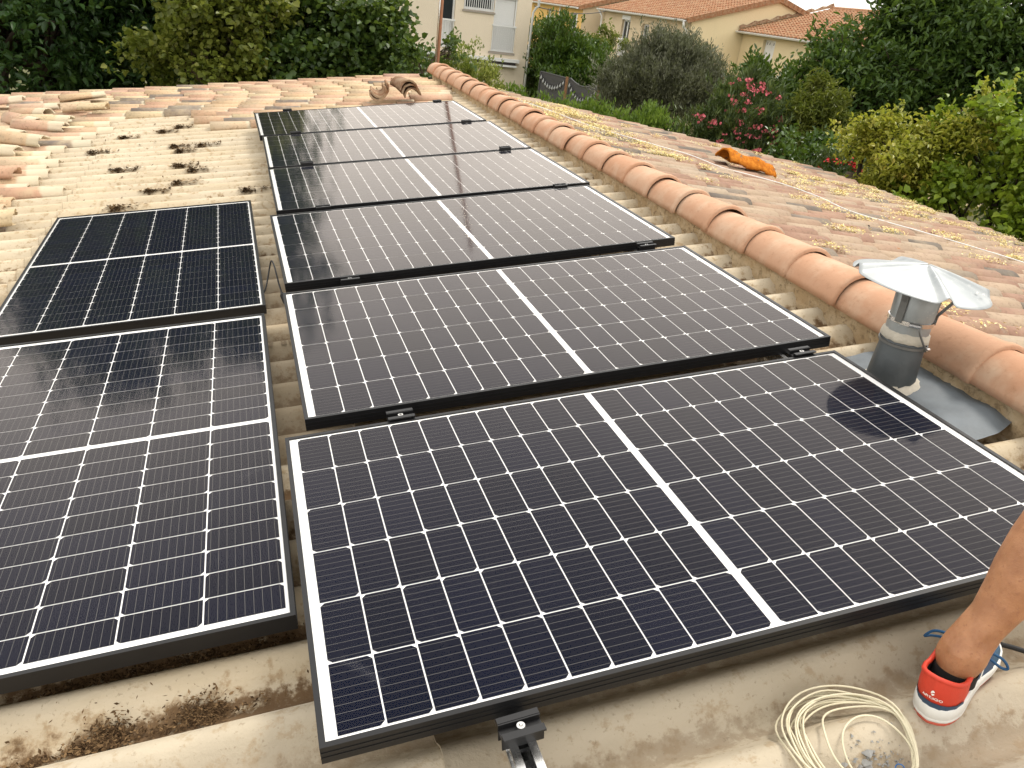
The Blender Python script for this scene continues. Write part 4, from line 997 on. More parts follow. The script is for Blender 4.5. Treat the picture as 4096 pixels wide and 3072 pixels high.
for i in range(11):
    r = 0.100 + 0.0021 * i + rn.uniform(-.002, .002)
    MB().tube(loop(r, rn.uniform(-.07, .07), i * 1.3, 0.002 + 0.0035 * (i % 5)), 0.0021, 6, False).build('cable_loop', M['cable_cream'], co, ROOF, True)
MB().tube(loop(0.066, 0.1, 4, 0.006), 0.0021, 6, False).build('cable_loop', M['cable_cream'], co, ROOF, True)
MB().tube(loop(0.084, -0.05, 2, 0.008), 0.0021, 6, False).build('cable_loop', M['cable_cream'], co, ROOF, True)
tz = zr_(TIE.y) + 0.016
wr = [(TIE.x + 0.010 * math.cos(t * .9), TIE.y - 0.004 + 0.0015 * t / 6 + 0.006 * math.sin(t * .9), tz + 0.009 * math.sin(t * 0.9 + 0.5)) for t in range(26)]
wr += [(TIE.x - 0.012, TIE.y + 0.012, tz + 0.014), (TIE.x - 0.02, TIE.y + 0.02, tz + 0.012), (TIE.x - 0.03, TIE.y + 0.012, tz + 0.004)]
MB().tube(smooth(wr, 3), 0.0012, 5).build('tie_wire', M['blue_wire'], co, ROOF, True)
MB().tube([(TIE.x - 0.004, TIE.y - 0.018, tz), (TIE.x + 0.004, TIE.y - 0.012, tz)], 0.010, 8, True, None, 0.8).build('tape', M['white'], co, ROOF)
tag(MB().tube(smooth([(0.50, -0.575, -0.108), (0.53, -0.61, -0.104), (0.56, -0.65, -0.106), (0.62, -0.70, -0.13)]), 0.0055, 7).build('black_cord', M['rubber'], None, ROOF, True), 'short black braided cord at the right edge behind the shoe', 'cord')

# ================================================================== leg and shoe
def skin_mat():
    t = NT('tanned_skin'); p = t.pos(); n1 = t.noise(p, 26, 5, 0.6); n2 = t.noise(p, 110, 4, 0.6); n3 = t.noise(p, 340, 3)
    c = t.mix(t.step(n1, 0.3, 0.72), (0.33, 0.145, 0.065), (0.44, 0.21, 0.10))
    c = t.mix(t.math('MULTIPLY', t.step(n2, 0.58, 0.7), 0.45), c, (0.24, 0.09, 0.045))
    sh_ = t.n('BsdfPrincipled'); t.put(sh_, 'Base Color', c); t.put(sh_, 'Roughness', 0.48); t.put(sh_, 'Subsurface Weight', 0.12)
    t.put(sh_, 'Subsurface Radius', (0.012, 0.004, 0.002)); t.put(sh_, 'Normal', t.bump(t.math('ADD', n2, t.math('MULTIPLY', n3, 0.5)), 0.35, 0.003))
    return t.done(sh_.outputs[0])
M['skin'] = skin_mat()
M['red_mesh'] = plain('red_fabric', (0.58, 0.045, 0.020), 0.55, var=0.10, scale=70, bump=0.15)
M['navy'] = plain('navy_fabric', (0.030, 0.065, 0.125), 0.55, var=0.2, scale=60, bump=0.15)
M['teal'] = plain('blue_knit', (0.022, 0.070, 0.125), 0.6, var=0.2, scale=90, bump=0.2)
M['sole'] = plain('white_rubber_sole', (0.74, 0.73, 0.69), 0.5, var=0.05)
M['outsole'] = plain('coral_outsole', (0.55, 0.10, 0.06), 0.6)
M['sock'] = plain('black_sock', (0.012, 0.010, 0.010), 0.9)
M['lace'] = plain('blue_lace', (0.012, 0.075, 0.18), 0.7)
M['shorts'] = plain('navy_shorts', (0.02, 0.025, 0.04), 0.9)
person = tag(empty('person', ROOF @ T(0.30, -0.645, -0.11)), 'person in shorts, bare tanned leg and red tennis shoe showing at the right edge', 'person')
leg_pts = [(0.292, -0.652, -0.062, .032), (0.296, -0.650, -0.035, .035), (0.300, -0.648, -0.016, .0365), (0.306, -0.646, 0.010, .0385), (0.316, -0.643, 0.04, .036), (0.328, -0.640, 0.075, .0365), (0.344, -0.636, 0.115, .041), (0.362, -0.632, 0.16, .0475), (0.382, -0.628, 0.21, .0540), (0.402, -0.624, 0.26, .0575), (0.420, -0.618, 0.31, .0570), (0.438, -0.610, 0.36, .054), (0.456, -0.602, 0.41, .0535), (0.461, -0.61, 0.50, .059), (0.476, -0.65, 0.62, .065), (0.496, -0.70, 0.75, .070), (0.506, -0.74, 0.86, .072)]
def leg_mesh():
    V = []; F = []; seg = 28; n = len(leg_pts)
    DX = Vector((math.cos(rad(21)), math.sin(rad(21)), 0)); DY = Vector((-math.sin(rad(21)), math.cos(rad(21)), 0))
    for i, (x, y, z, r) in enumerate(leg_pts):
        r *= 1.08 + 0.28 * min(1, max(0, (z - 0.01) / 0.14)); x += 0.115 * min(1.6, max(0, z / 0.28))
        for k in range(seg):
            a = 2 * math.pi * k / seg; q = r
            ca_, sa_ = math.cos(a), math.sin(a)
            if 0.10 < z < 0.36 and ca_ < 0: q *= 1 + 0.16 * (-ca_) * math.sin((z - 0.10) / 0.26 * math.pi)          # calf
            if z < 0.07:
                q *= 1 + (0.05 * abs(ca_) if ca_ < 0 else 0.10 * ca_)                                                  # achilles, instep
                q *= 1 + 0.20 * math.exp(-((z + 0.008) / 0.016) ** 2) * math.exp(-((abs(sa_) - 0.97) / 0.28) ** 2)     # malleoli
                if ca_ < -0.2: q *= 1 - 0.10 * math.exp(-((abs(sa_) - 0.62) / 0.2) ** 2)
            p = Vector((x, y, z)) + DX * (q * ca_) + DY * (q * sa_ * (0.92 if z > 0.05 else 0.96)); V.append(p)
    for i in range(n - 1):
        for k in range(seg): F.append((i * seg + k, i * seg + (k + 1) % seg, (i + 1) * seg + (k + 1) % seg, (i + 1) * seg + k))
    F.append(tuple(range(seg - 1, -1, -1))); F.append(tuple(range((n - 1) * seg, n * seg)))
    return MB().add(V, F)
leg_pts = [(x + 0.010, y + 0.004, z, r) if z < 0.05 else (x + 0.010 * max(0, 1 - (z - 0.05) / 0.2), y, z, r) for x, y, z, r in leg_pts]
FWD = Vector((math.cos(rad(27)), math.sin(rad(27)), 0)); LEFT = Vector((-math.sin(rad(27)), math.cos(rad(27)), 0))
def rings(mb, pts, seg=24):
    """closed loft of level ellipses: centre, radius along the facing direction, radius to the side"""
    V = []; F = []
    for (x, y, z, a_, b_) in pts:
        for k in range(seg):
            t = 2 * math.pi * k / seg; V.append(Vector((x, y, z)) + FWD * (a_ * math.cos(t)) + LEFT * (b_ * math.sin(t)))
    for q in range(len(pts) - 1):
        for k in range(seg): F.append((q * seg + k, q * seg + (k + 1) % seg, (q + 1) * seg + (k + 1) % seg, (q + 1) * seg + k))
    F.append(tuple(range(seg - 1, -1, -1))); F.append(tuple(range((len(pts) - 1) * seg, len(pts) * seg)))
    return mb.add(V, F)
RLEG = [(.66, -1.08, -.05), (.675, -1.07, .03), (.71, -1.055, .13), (.755, -1.03, .26), (.79, -1.0, .42), (.785, -.95, .60), (.76, -.90, .75), (.74, -.87, .86)]
RLR = [.040, .040, .050, .066, .066, .080, .092, .098]
TORSO = [(.715, -.80, .78, .10, .12), (.715, -.80, .86, .115, .165), (.73, -.795, .95, .105, .155), (.765, -.785, 1.07, .105, .15), (.81, -.775, 1.22, .115, .17), (.845, -.77, 1.33, .105, .185), (.862, -.768, 1.385, .075, .15), (.875, -.765, 1.42, .055, .07)]
HEAD = [(.882, -.765, 1.41, .05, .052), (.90, -.76, 1.49, .052, .052), (.93, -.745, 1.515, .075, .06), (.935, -.745, 1.56, .092, .070), (.93, -.745, 1.61, .096, .076), (.925, -.745, 1.66, .092, .074), (.92, -.748, 1.70, .070, .058), (.918, -.75, 1.722, .03, .025)]
body = leg_mesh()
body.tube(RLEG, RLR, 20); rings(body, TORSO); rings(body, HEAD)
hc_ = Vector((.93, -.745, 1.585))
body.tube([hc_ + FWD * .085 + Vector((0, 0, .03)), hc_ + FWD * .112 - Vector((0, 0, .012)), hc_ + FWD * .09 - Vector((0, 0, .022))], [.008, .013, .010], 8)
for q in (-1, 1): body.tube([hc_ + LEFT * q * .066 - Vector((0, 0, .02)), hc_ + LEFT * q * .082 + Vector((0, 0, .005)), hc_ + LEFT * q * .078 + Vector((0, 0, .035))], [.010, .014, .012], 8)
ARMS = []
for q in (1, -1):
    sh0 = Vector((.85, -.77, 1.355)) + LEFT * (.175 * q); el = sh0 + LEFT * (.05 * q) + FWD * .02 - Vector((0, 0, .28)); wr_ = el + FWD * .14 - Vector((0, 0, .20)); ARMS.append((sh0, el, wr_))
    body.tube([sh0 - LEFT * (.03 * q), sh0 - Vector((0, 0, .08)), el, el.lerp(wr_, .4), wr_], [.05, .050, .040, .042, .029], 16)
    pd = (wr_ - el).normalized(); sd2 = LEFT * q; palm = wr_ + pd * .05
    body.tube([wr_, wr_ + pd * .03, wr_ + pd * .085, wr_ + pd * .098], [.027, .036, .040, .030], 12, True, None, 0.5)
    for n_, (o_, L_) in enumerate(((-.030, .062), (-.010, .072), (.010, .068), (.030, .052))):
        b0 = wr_ + pd * .088 + FWD * o_ * .9 - sd2 * 0.0; m_ = b0 + pd * L_ * .55 - sd2 * .006; body.tube([b0 - pd * .02, b0, m_, m_ + (pd - sd2 * .6).normalized() * L_ * .45], [.009, .0092, .0085, .0065], 8)
    tb_ = wr_ + pd * .03 + FWD * .028; body.tube([tb_, tb_ + (pd + FWD).normalized() * .035, tb_ + (pd + FWD * .5).normalized() * .065], [.012, .0105, .008], 8)
lg = body.build('body', M['skin'], person, ROOF, True)
md = lg.modifiers.new('fuse', 'REMESH'); md.mode = 'VOXEL'; md.voxel_size = 0.0045; md.use_smooth_shade = True
ms = lg.modifiers.new('soft', 'SMOOTH'); ms.factor = 0.5; ms.iterations = 4
M['shirt'] = plain('grey_cotton', (0.20, 0.21, 0.22), 0.9, var=0.08)
M['hair'] = plain('dark_hair', (0.03, 0.022, 0.016), 0.6, var=0.4, scale=120, bump=0.8)
sh_ = MB()
LT_ = [Vector((x + 0.184, y, z)) for x, y, z, r in leg_pts[-4:]]
sh_.tube([LT_[0].lerp(LT_[1], .75), LT_[2], LT_[3]], [.108, .115, .115], 24); sh_.tube([Vector(RLEG[5]) - Vector((0, 0, .02)), RLEG[6], RLEG[7]], [.105, .115, .118], 24); rings(sh_, [(.715, -.80, .78, .125, .15), (.715, -.80, .86, .13, .185), (.73, -.795, .98, .12, .172)])
o_ = sh_.build('shorts', M['shorts'], person, ROOF, True); md = o_.modifiers.new('fuse', 'REMESH'); md.mode = 'VOXEL'; md.voxel_size = 0.008; md.use_smooth_shade = True
ts = MB(); rings(ts, [(.72, -.80, .90, .133, .188)] + [(x, y, z, a_ + .016, b_ + .016) for x, y, z, a_, b_ in TORSO[2:7]] + [(.872, -.765, 1.405, .062, .09)])
for (a_, b_, c_) in ARMS: ts.tube([a_, a_ - Vector((0, 0, .07)), a_.lerp(b_, .6)], [.066, .068, .066], 16)
o_ = ts.build('t_shirt', M['shirt'], person, ROOF, True); md = o_.modifiers.new('fuse', 'REMESH'); md.mode = 'VOXEL'; md.voxel_size = 0.008; md.use_smooth_shade = True
rings(MB(), [(x - FWD.x * .012, y - FWD.y * .012, z + .008, a_ + .004, b_ + .010) for x, y, z, a_, b_ in HEAD[4:]]).build('hair', M['hair'], person, ROOF, True)
eye = MB().lathe([(0.0, .006), (.006, .004), (.008, 0)], 10).mesh('eye', M['white'], True)
for q in (-1, 1):
    MB().tube([hc_ + FWD * .086 + LEFT * (.026 * q) + Vector((0, 0, .028)), hc_ + FWD * .093 + LEFT * (.026 * q) + Vector((0, 0, .028))], [.008, .004], 10).build('eye', M['sock'], person, ROOF, True)
MB().tube([hc_ + FWD * .090 + LEFT * .022 - Vector((0, 0, .042)), hc_ + FWD * .098 - Vector((0, 0, .043)), hc_ + FWD * .090 - LEFT * .022 - Vector((0, 0, .042))], [.003, .006, .003], 8).build('mouth', M['red_mesh'], person, ROOF, True)
MB().tube([(x, y, z) for x, y, z, r in leg_pts[:2]] , [0.040, 0.0395], 24, False).build('sock', M['sock'], person, ROOF, True)
SHOE = ROOF @ T(0.218, -0.690, -0.112) @ RZ(rad(27)) @ RX(rad(-3))
def halfw(x, L=0.292):
    ks = [(0, 0.0), (0.004, 0.014), (0.012, 0.025), (0.028, 0.034), (0.055, 0.039), (0.10, 0.036), (0.14, 0.036), (0.19, 0.044), (0.225, 0.046), (0.255, 0.040), (0.275, 0.029), (0.287, 0.014), (L, 0.0)]
    for (a, b_), (c, d) in zip(ks, ks[1:]):
        if a <= x <= c: t = (x - a) / (c - a); return b_ + (d - b_) * t
    return 0
def outline(n=44, grow=0.0):
    out = []
    for i in range(n):            # start at toe, run along +y to heel, back along -y
        t = i / n; a = 2 * math.pi * t
        x = 0.146 + 0.146 * math.cos(a); y = halfw(min(max(x, 0), 0.292)) * (1 if math.sin(a) >= 0 else -1)
        if abs(math.sin(a)) < 1e-6: y = 0
        d = Vector((math.cos(a) * 0.6, math.copysign(1, math.sin(a)) * min(1, abs(math.sin(a)) * 2), 0)); d = d.normalized() if d.length else d
        out.append(Vector((x, y, 0)) + d * grow)
    return out
def ring_loft(levels, m, name, close_top=False, n=44):
    V = []; F = []
    for (grow, zf) in levels:
        for p in outline(n, grow): V.append((p.x, p.y, zf(p.x)))
    L = len(levels)
    for i in range(L - 1):
        for k in range(n): F.append((i * n + k, i * n + (k + 1) % n, (i + 1) * n + (k + 1) % n, (i + 1) * n + k))
    F.append(tuple(range(n - 1, -1, -1)))
    if close_top: F.append(tuple(range((L - 1) * n, L * n)))
    return MB().add(V, F).build(name, m, shoe, SHOE, True)
shoe = MB().box(0.05, 0.2, -0.02, 0.02, 0.03, 0.04).build('shoe', M['sock'], person, SHOE)
toe = lambda x: max(0, (x - 0.2) / 0.092) ** 2 * 0.010
ring_loft([(-0.004, lambda x: 0.0 + toe(x)), (0.002, lambda x: 0.002 + toe(x)), (0.002, lambda x: 0.007 + toe(x)), (0.0, lambda x: 0.008 + toe(x))], M['outsole'], 'outsole')
ring_loft([(0.001, lambda x: 0.0075 + toe(x)), (0.005, lambda x: 0.012 + toe(x)), (0.0055, lambda x: 0.017 + toe(x)), (0.0045, lambda x: 0.0185 + toe(x)), (0.0055, lambda x: 0.020 + toe(x)), (0.004, lambda x: 0.040 - x * 0.075 + toe(x)), (0.0015, lambda x: 0.044 - x * 0.085 + toe(x)), (-0.006, lambda x: 0.0445 - x * 0.085 + toe(x))], M['sole'], 'midsole', True)
# rear quarter: surface param (s along the heel outline, h height)
def heel_pt(s, h, off=0.0):
    """s in [-1,1]: -1 medial side front, 0 back of heel, 1 lateral side front; h in [0,1]"""
    x = 0.118 * abs(s) ** 1.7 - 0.004 * math.sin(h * math.pi)
    top = 0.108 - 0.030 * math.sin(min(1, abs(s) * 1.15) * math.pi / 2) ** 2 + 0.012 * max(0, abs(s) - 0.75) * 4
    z0_ = 0.040 - 0.006 * abs(s)
    z = z0_ + (top - z0_) * h
    y = math.copysign(halfw(max(0.0002, 0.118 * abs(s) ** 1.7)), s) * (1 + 0.03 * math.sin(h * 3) + 0.02 * h)
    x += 0.002 * h * (1 - abs(s))
    p = Vector((x, y, z))
    nrm = Vector((-(1 - abs(s)) ** 1.0 - 0.02, math.copysign(abs(s) ** 0.5, s), 0.0)).normalized()
    return p + nrm * off
def heel_patch(s0, s1, h0, h1, ns, nh, off, m, name, thick=0.0):
    V = []; F = []
    for i in range(ns + 1):
        for j in range(nh + 1): V.append(heel_pt(s0 + (s1 - s0) * i / ns, h0 + (h1 - h0) * j / nh, off))
    for i in range(ns):
        for j in range(nh): F.append((i * (nh + 1) + j, i * (nh + 1) + j + 1, (i + 1) * (nh + 1) + j + 1, (i + 1) * (nh + 1) + j))
    return MB().add(V, F).build(name, m, shoe, SHOE, True)
heel_patch(-1, 1, 0, 1, 48, 8, 0.0, M['red_mesh'], 'heel_counter')
heel_patch(-0.62, 0.62, -0.05, 0.24, 36, 2, 0.0018, M['navy'], 'heel_band')
heel_patch(-1, 1, 0.0, 1, 40, 6, -0.006, M['sock'], 'lining')
rim = [heel_pt(-1 + 2 * i / 40, 1.0, -0.003) for i in range(41)]
MB().tube(rim, 0.0048, 8).build('padded_collar', M['red_mesh'], shoe, SHOE, True)
# forefoot
def fore():
    V = []; F = []; nx, na = 22, 16
    for i in range(nx + 1):
        x = 0.100 + (0.288 - 0.100) * i / nx; w_ = halfw(min(x, 0.2875)) + 0.001
        hgt = 0.098 - 0.046 * min(1, (x - 0.100) / 0.12) ** 0.8 - 0.030 * max(0, (x - 0.20) / 0.088) ** 2
        zb = 0.030 - x * 0.02 + toe(x)
        for k in range(na + 1):
            a = math.pi * k / na; V.append((x, -w_ * math.cos(a) * (1 - 0.12 * math.sin(a)), zb + max(0.004, hgt - zb) * math.sin(a) ** 0.8))
    for i in range(nx):
        for k in range(na): F.append((i * (na + 1) + k, (i + 1) * (na + 1) + k, (i + 1) * (na + 1) + k + 1, i * (na + 1) + k + 1))
    return MB().add(V, F)
fore().build('forefoot', M['teal'], shoe, SHOE, True)
# side panels (navy) with white chevrons
for s_ in (-1, 1):
    V = []; F = []
    for i in range(13):
        x = 0.095 + 0.10 * i / 12
        for j in range(5):
            h = j / 4; a = h * 0.9; w_ = halfw(x) + 0.0022
            V.append((x + 0.012 * h, s_ * w_ * math.cos(a) * 1.0, 0.030 - x * 0.02 + 0.050 * math.sin(a) * 1.0))
    for i in range(12):
        for j in range(4): F.append((i * 5 + j, (i + 1) * 5 + j, (i + 1) * 5 + j + 1, i * 5 + j + 1))
    MB().add(V, F).build('side_panel', M['navy'], shoe, SHOE, True)
    for q in range(2):
        V = []
        x = 0.112 + 0.026 * q
        for (dx, h) in ((0, 0.15), (0.007, 0.15), (0.019, 0.5), (0.012, 0.5), (0.007, 0.85), (0.0, 0.85)):
            a = h * 0.9; xx = x + dx + 0.012 * h; w_ = halfw(xx) + 0.0034; V.append((xx, s_ * w_ * math.cos(a), 0.030 - xx * 0.02 + 0.0515 * math.sin(a)))
        MB().add(V, [(0, 1, 2, 3), (3, 2, 4, 5)]).build('white_chevron', M['sole'], shoe, SHOE)
# laces
for i in range(5):
    x = 0.135 + 0.019 * i; zt = 0.098 - 0.046 * min(1, (x - 0.1) / 0.12) ** 0.8 + 0.003
    MB().tube(smooth([(x, -0.024, zt - 0.008), (x + 0.006, 0, zt + 0.001), (x, 0.024, zt - 0.008)]), 0.0026, 6).build('lace', M['lace'], shoe, SHOE, True)
for s_, ax in ((1, 0.02), (-1, 0.05)):
    MB().tube(smooth([(0.135, s_ * 0.006, 0.082), (0.150, s_ * 0.030, 0.094), (0.152 + ax * 0.3, s_ * 0.060, 0.082), (0.140 + ax * 0.6, s_ * 0.074, 0.064), (0.165, s_ * 0.064, 0.062), (0.160, s_ * 0.038, 0.074), (0.140, s_ * 0.008, 0.081)]), 0.0028, 6).build('lace_bow', M['lace'], shoe, SHOE, True)
# lettering and ball emblem on the heel
def heel_print(me, s0, h0, scale_s, scale_h, name):
    for v in me.vertices: v.co = heel_pt(s0 - v.co.x * scale_s, h0 + v.co.y * scale_h, 0.0022)
    me.update(); return ob(name, me, shoe, SHOE)
M['print'] = plain('white_print', (0.85, 0.83, 0.80), 0.6, var=0.02)
tm = text_mesh('lettering', 'ARTENGO', 1.0, M['print'])
heel_print(tm, 0.0, 0.40, 0.072, 0.115, 'lettering')
bm_ = MB(); n = 24; pts = [(math.cos(2 * math.pi * k / n), math.sin(2 * math.pi * k / n), 0) for k in range(n)]
# ball drawn as three crescents divided by two swooping gaps
def crescent(a0, a1, bow):
    V = []; F = []; m_ = 8
    p0, p1 = Vector((math.cos(a0), math.sin(a0), 0)), Vector((math.cos(a1), math.sin(a1), 0)); nn = Vector((-(p1 - p0).y, (p1 - p0).x, 0))
    for k in range(m_ + 1):
        t = k / m_; a = a0 + (a1 - a0) * t; V.append(Vector((math.cos(a), math.sin(a), 0))); V.append(p0.lerp(p1, t) + nn * bow * 4 * t * (1 - t))
    return V, [(2 * k, 2 * k + 2, 2 * k + 3, 2 * k + 1) for k in range(m_)]
for a0, a1, bw in ((rad(20), rad(200), -0.05), (rad(-150), rad(-15), 0.10), (rad(-140), rad(-40), -0.06)):
    Vc, Fc = crescent(a0, a1, bw); sc_ = 0.55 if bw == -0.06 else 1.0; bm_.add([q * sc_ if sc_ != 1 else q for q in Vc], Fc)
heel_print(bm_.mesh('ball_emblem', M['print']), 0.0, 0.58, 0.055, 0.085, 'ball_emblem')

# the other shoe, outside the picture
D2 = ROOF @ T(.575, -1.125, -.112) @ RZ(rad(27)) @ SHOE.inverted()
sh2 = shoe.copy(); link(sh2, person, D2 @ WM[shoe.name])
for ch in [c_ for c_ in person.children_recursive if c_.parent == shoe]:
    link(ch.copy(), sh2, D2 @ WM[ch.name])

# ================================================================== vegetation
def leaves(rn, C_, O_, nper, twig, ll, lw, spread=0.5, droop=0.15, up=0.25, fold=0.25, follow=0.35):
    """leaves set along short twigs: C_ twig bases, O_ twig directions"""
    n = len(C_); k = nper
    t = rn.random((n, k)); base = C_[:, None, :] + O_[:, None, :] * (t * twig)[..., None]
    base = base + rn.normal(0, 1, (n, k, 3)) * (spread * twig * 0.32)
    d = rn.normal(0, 1, (n, k, 3)); d /= np.linalg.norm(d, axis=2, keepdims=True)
    d = d * (1 - follow) + O_[:, None, :] * follow + np.array([0, 0, up - droop]) * 0.5
    d /= np.linalg.norm(d, axis=2, keepdims=True) + 1e-9
    d = d.reshape(-1, 3); base = base.reshape(-1, 3); N = len(d)
    nrm = rn.normal(0, 0.55, (N, 3)) + np.array([0, 0, 1.0]); side = np.cross(d, nrm); side /= np.linalg.norm(side, axis=1, keepdims=True) + 1e-9
    nn = np.cross(side, d)
    L = (ll * (0.55 + 0.75 * rn.random(N)))[:, None]; W_ = L * (lw / ll) * 0.5
    fd = nn * W_ * fold * 2
    b = base; l1 = base + d * L * 0.30 + side * W_ - fd * -1 * 0.6; l2 = base + d * L * 0.68 + side * W_ * 0.80 + fd * 0.5
    tip = base + d * L - nn * L * droop * 0.6; r1 = base + d * L * 0.30 - side * W_ + fd * 0.6; r2 = base + d * L * 0.68 - side * W_ * 0.80 + fd * 0.5
    V = np.stack([b, l1, l2, tip, r2, r1], 1).reshape(-1, 3)
    i = np.arange(N) * 6
    F = np.concatenate([np.stack([i, i + 3, i + 2, i + 1], 1), np.stack([i, i + 5, i + 4, i + 3], 1)])
    return V, F
def np_mesh(name, V, F, m):
    me = bpy.data.meshes.new(name); n = len(F)
    me.vertices.add(len(V)); me.vertices.foreach_set('co', V.astype(np.float32).ravel())
    me.loops.add(n * 4); me.loops.foreach_set('vertex_index', F.astype(np.int32).ravel())
    me.polygons.add(n); me.polygons.foreach_set('loop_start', np.arange(n, dtype=np.int32) * 4); me.polygons.foreach_set('loop_total', np.full(n, 4, np.int32))
    me.update(calc_edges=True); me.materials.append(m); return me
def crown_points(rn, c, r, n, lobes=7, lob=0.28, inner=0.45, clump=0.15):
    nb = max(7, n // 16)
    D = rn.normal(0, 1, (nb, 3)); D /= np.linalg.norm(D, axis=1, keepdims=True)
    Q = rn.normal(0, 1, (lobes, 3)); Q /= np.linalg.norm(Q, axis=1, keepdims=True); am = rn.uniform(-0.6, 1.0, lobes)
    bump_ = 1 + lob * (am * np.maximum(0, D @ Q.T) ** 4).sum(1)
    rr = inner + (1 - inner) * rn.random(nb) ** 0.55
    rr = np.where(rn.random(nb) < 0.10, rr * 1.16, rr)
    B = np.array(c) + D * np.array(r) * (rr * bump_)[:, None]
    k = rn.integers(0, nb, n); size = (0.55 + 0.8 * rn.random(nb)) * clump * (sum(r) / 3) ** 0.5
    P = B[k] + rn.normal(0, 1, (n, 3)) * np.array((1, 1, 0.55)) * size[k][:, None]
    return P, D[k]
def plant(name, label, cat, base, crowns, leafk, ll, lw, nclu, nper, twig, seed, group=None, up=0.25, droop=0.15, spread=0.5, outb=0.6, trunk_r=0.06, bark='bark', stems=1, limbs=10, lob=0.28, inner=0.4, follow=0.35, upd=0.5, clump=0.17):
    rn = np.random.default_rng(seed)
    o = tag(empty(name, T(base[0], base[1], 0.0)), label, cat, group)
    Vs, Fs, off = [], [], 0; tips = []
    tot = sum(r[0] * r[1] + r[0] * r[2] + r[1] * r[2] for c, r in crowns)
    for (c, r) in crowns:
        n = int(nclu * (r[0] * r[1] + r[0] * r[2] + r[1] * r[2]) / tot)
        P, D = crown_points(rn, c, r, n, lob=lob, inner=inner, clump=clump)
        keep = P[:, 2] > 0.25; P, D = P[keep], D[keep]
        O = D * outb + np.array([0, 0, upd]) + rn.normal(0, 0.35, P.shape); O /= np.linalg.norm(O, axis=1, keepdims=True)
        V, F = leaves(rn, P, O, nper, twig, ll, lw, spread, droop, up, follow=follow)
        Vs.append(V); Fs.append(F + off); off += len(V)
        idx = rn.choice(len(P), min(len(P), limbs * 4), replace=False); tips.append((c, r, P[idx], O[idx]))
    ob('crown', np_mesh('crown', np.concatenate(Vs), np.concatenate(Fs), LEAF[leafk]), o)
    tb = MB(); R_ = random.Random(seed)
    for s_ in range(stems):
        bx, by = base[0] + R_.uniform(-.12, .12) * (stems > 1) * 2, base[1] + R_.uniform(-.12, .12) * (stems > 1) * 2
        for (c, r, P, O) in tips:
            fork = Vector((bx * 0.45 + c[0] * 0.55 + R_.uniform(-.1, .1), by * 0.45 + c[1] * 0.55 + R_.uniform(-.1, .1), max(0.4, c[2] - r[2] * (0.75 if stems == 1 else 0.95))))
            b0 = Vector((bx, by, 0.01)); mid = b0.lerp(fork, 0.5) + Vector((R_.uniform(-.08, .08), R_.uniform(-.08, .08), 0))
            tb.tube([b0, mid, fork], [trunk_r * 1.25, trunk_r, trunk_r * 0.8], 8)
            for k in range(s_, min(limbs, len(P)), stems):
                e = Vector(P[k]); m1 = fork.lerp(e, 0.45) + Vector((R_.uniform(-.15, .15), R_.uniform(-.15, .15), R_.uniform(0, .2))) * r[0] * 0.4
                tb.tube([fork, m1, e, e + Vector(O[k]) * twig], [trunk_r * 0.55, trunk_r * 0.35, trunk_r * 0.14, trunk_r * 0.05], 5)
                for q in range(3):
                    kk = (k * 3 + q + limbs) % len(P); e2 = Vector(P[kk]); 
                    if (e2 - m1).length < r[0] * 1.1: tb.tube([m1, m1.lerp(e2, 0.5) + Vector((0, 0, 0.05)), e2], [trunk_r * 0.28, trunk_r * 0.16, trunk_r * 0.05], 4)
    ob('trunk', tb.mesh('trunk', M[bark], True), o)
    return o
GL = 'trees behind the far roof edge'
plant('broadleaf_tree', 'tallest dark tree at the back of the left group, hidden low down by the others', 'tree', (-4.6, 19.4), [((-4.2, 19.3, 7.2), (3.0, 1.8, 4.6))], 'dark', 0.24, 0.13, 3000, 10, 0.6, 31, GL, droop=0.3, spread=0.7, trunk_r=0.2, bark='bark_dark', limbs=14, lob=0.2, clump=0.3)
plant('broadleaf_tree', 'dark green tree filling the top left corner behind the roof', 'tree', (-5.2, 15.8), [((-4.6, 15.4, 6.3), (2.2, 1.7, 3.7)), ((-6.8, 15.6, 5.0), (1.6, 1.5, 2.6)), ((-3.4, 15.6, 4.0), (0.9, 1.0, 1.1))], 'dark', 0.15, 0.07, 3600, 12, 0.42, 1, GL, droop=0.35, spread=0.6, trunk_r=0.14, bark='bark_dark', limbs=16, lob=0.4)
plant('broadleaf_tree', 'tall dark tree rising behind the yellow green hazel', 'tree', (-1.6, 16.4), [((-2.35, 16.2, 6.6), (1.45, 1.3, 3.0)), ((-1.2, 15.6, 4.0), (1.5, 0.9, 1.2))], 'dark', 0.14, 0.07, 2600, 12, 0.42, 2, GL, droop=0.3, spread=0.6, trunk_r=0.12, bark='bark_dark', limbs=14, lob=0.4)
plant('hazel_tree', 'yellow green hazel with broad leaves in the middle of the left trees', 'tree', (-1.3, 13.1), [((-1.05, 12.9, 4.75), (0.72, 0.6, 1.0)), ((-1.45, 12.9, 4.05), (0.72, 0.6, 0.62)), ((-0.85, 13.0, 5.4), (0.42, 0.45, 0.6))], 'lime', 0.095, 0.085, 1300, 12, 0.30, 3, GL, droop=0.25, spread=0.7, trunk_r=0.05, limbs=12, lob=0.45)
plant('hazel_tree', 'deep green hazel in front of the cream house, left of the pole', 'tree', (0.6, 13.4), [((0.35, 13.3, 4.35), (0.95, 0.7, 0.72)), ((0.55, 13.0, 3.8), (1.0, 0.6, 0.6)), ((1.25, 13.1, 4.5), (0.5, 0.5, 0.52)), ((-0.4, 13.5, 4.7), (0.5, 0.5, 0.5))], 'hazel', 0.10, 0.085, 2300, 12, 0.32, 4, GL, droop=0.25, spread=0.7, trunk_r=0.07, limbs=14, lob=0.45)
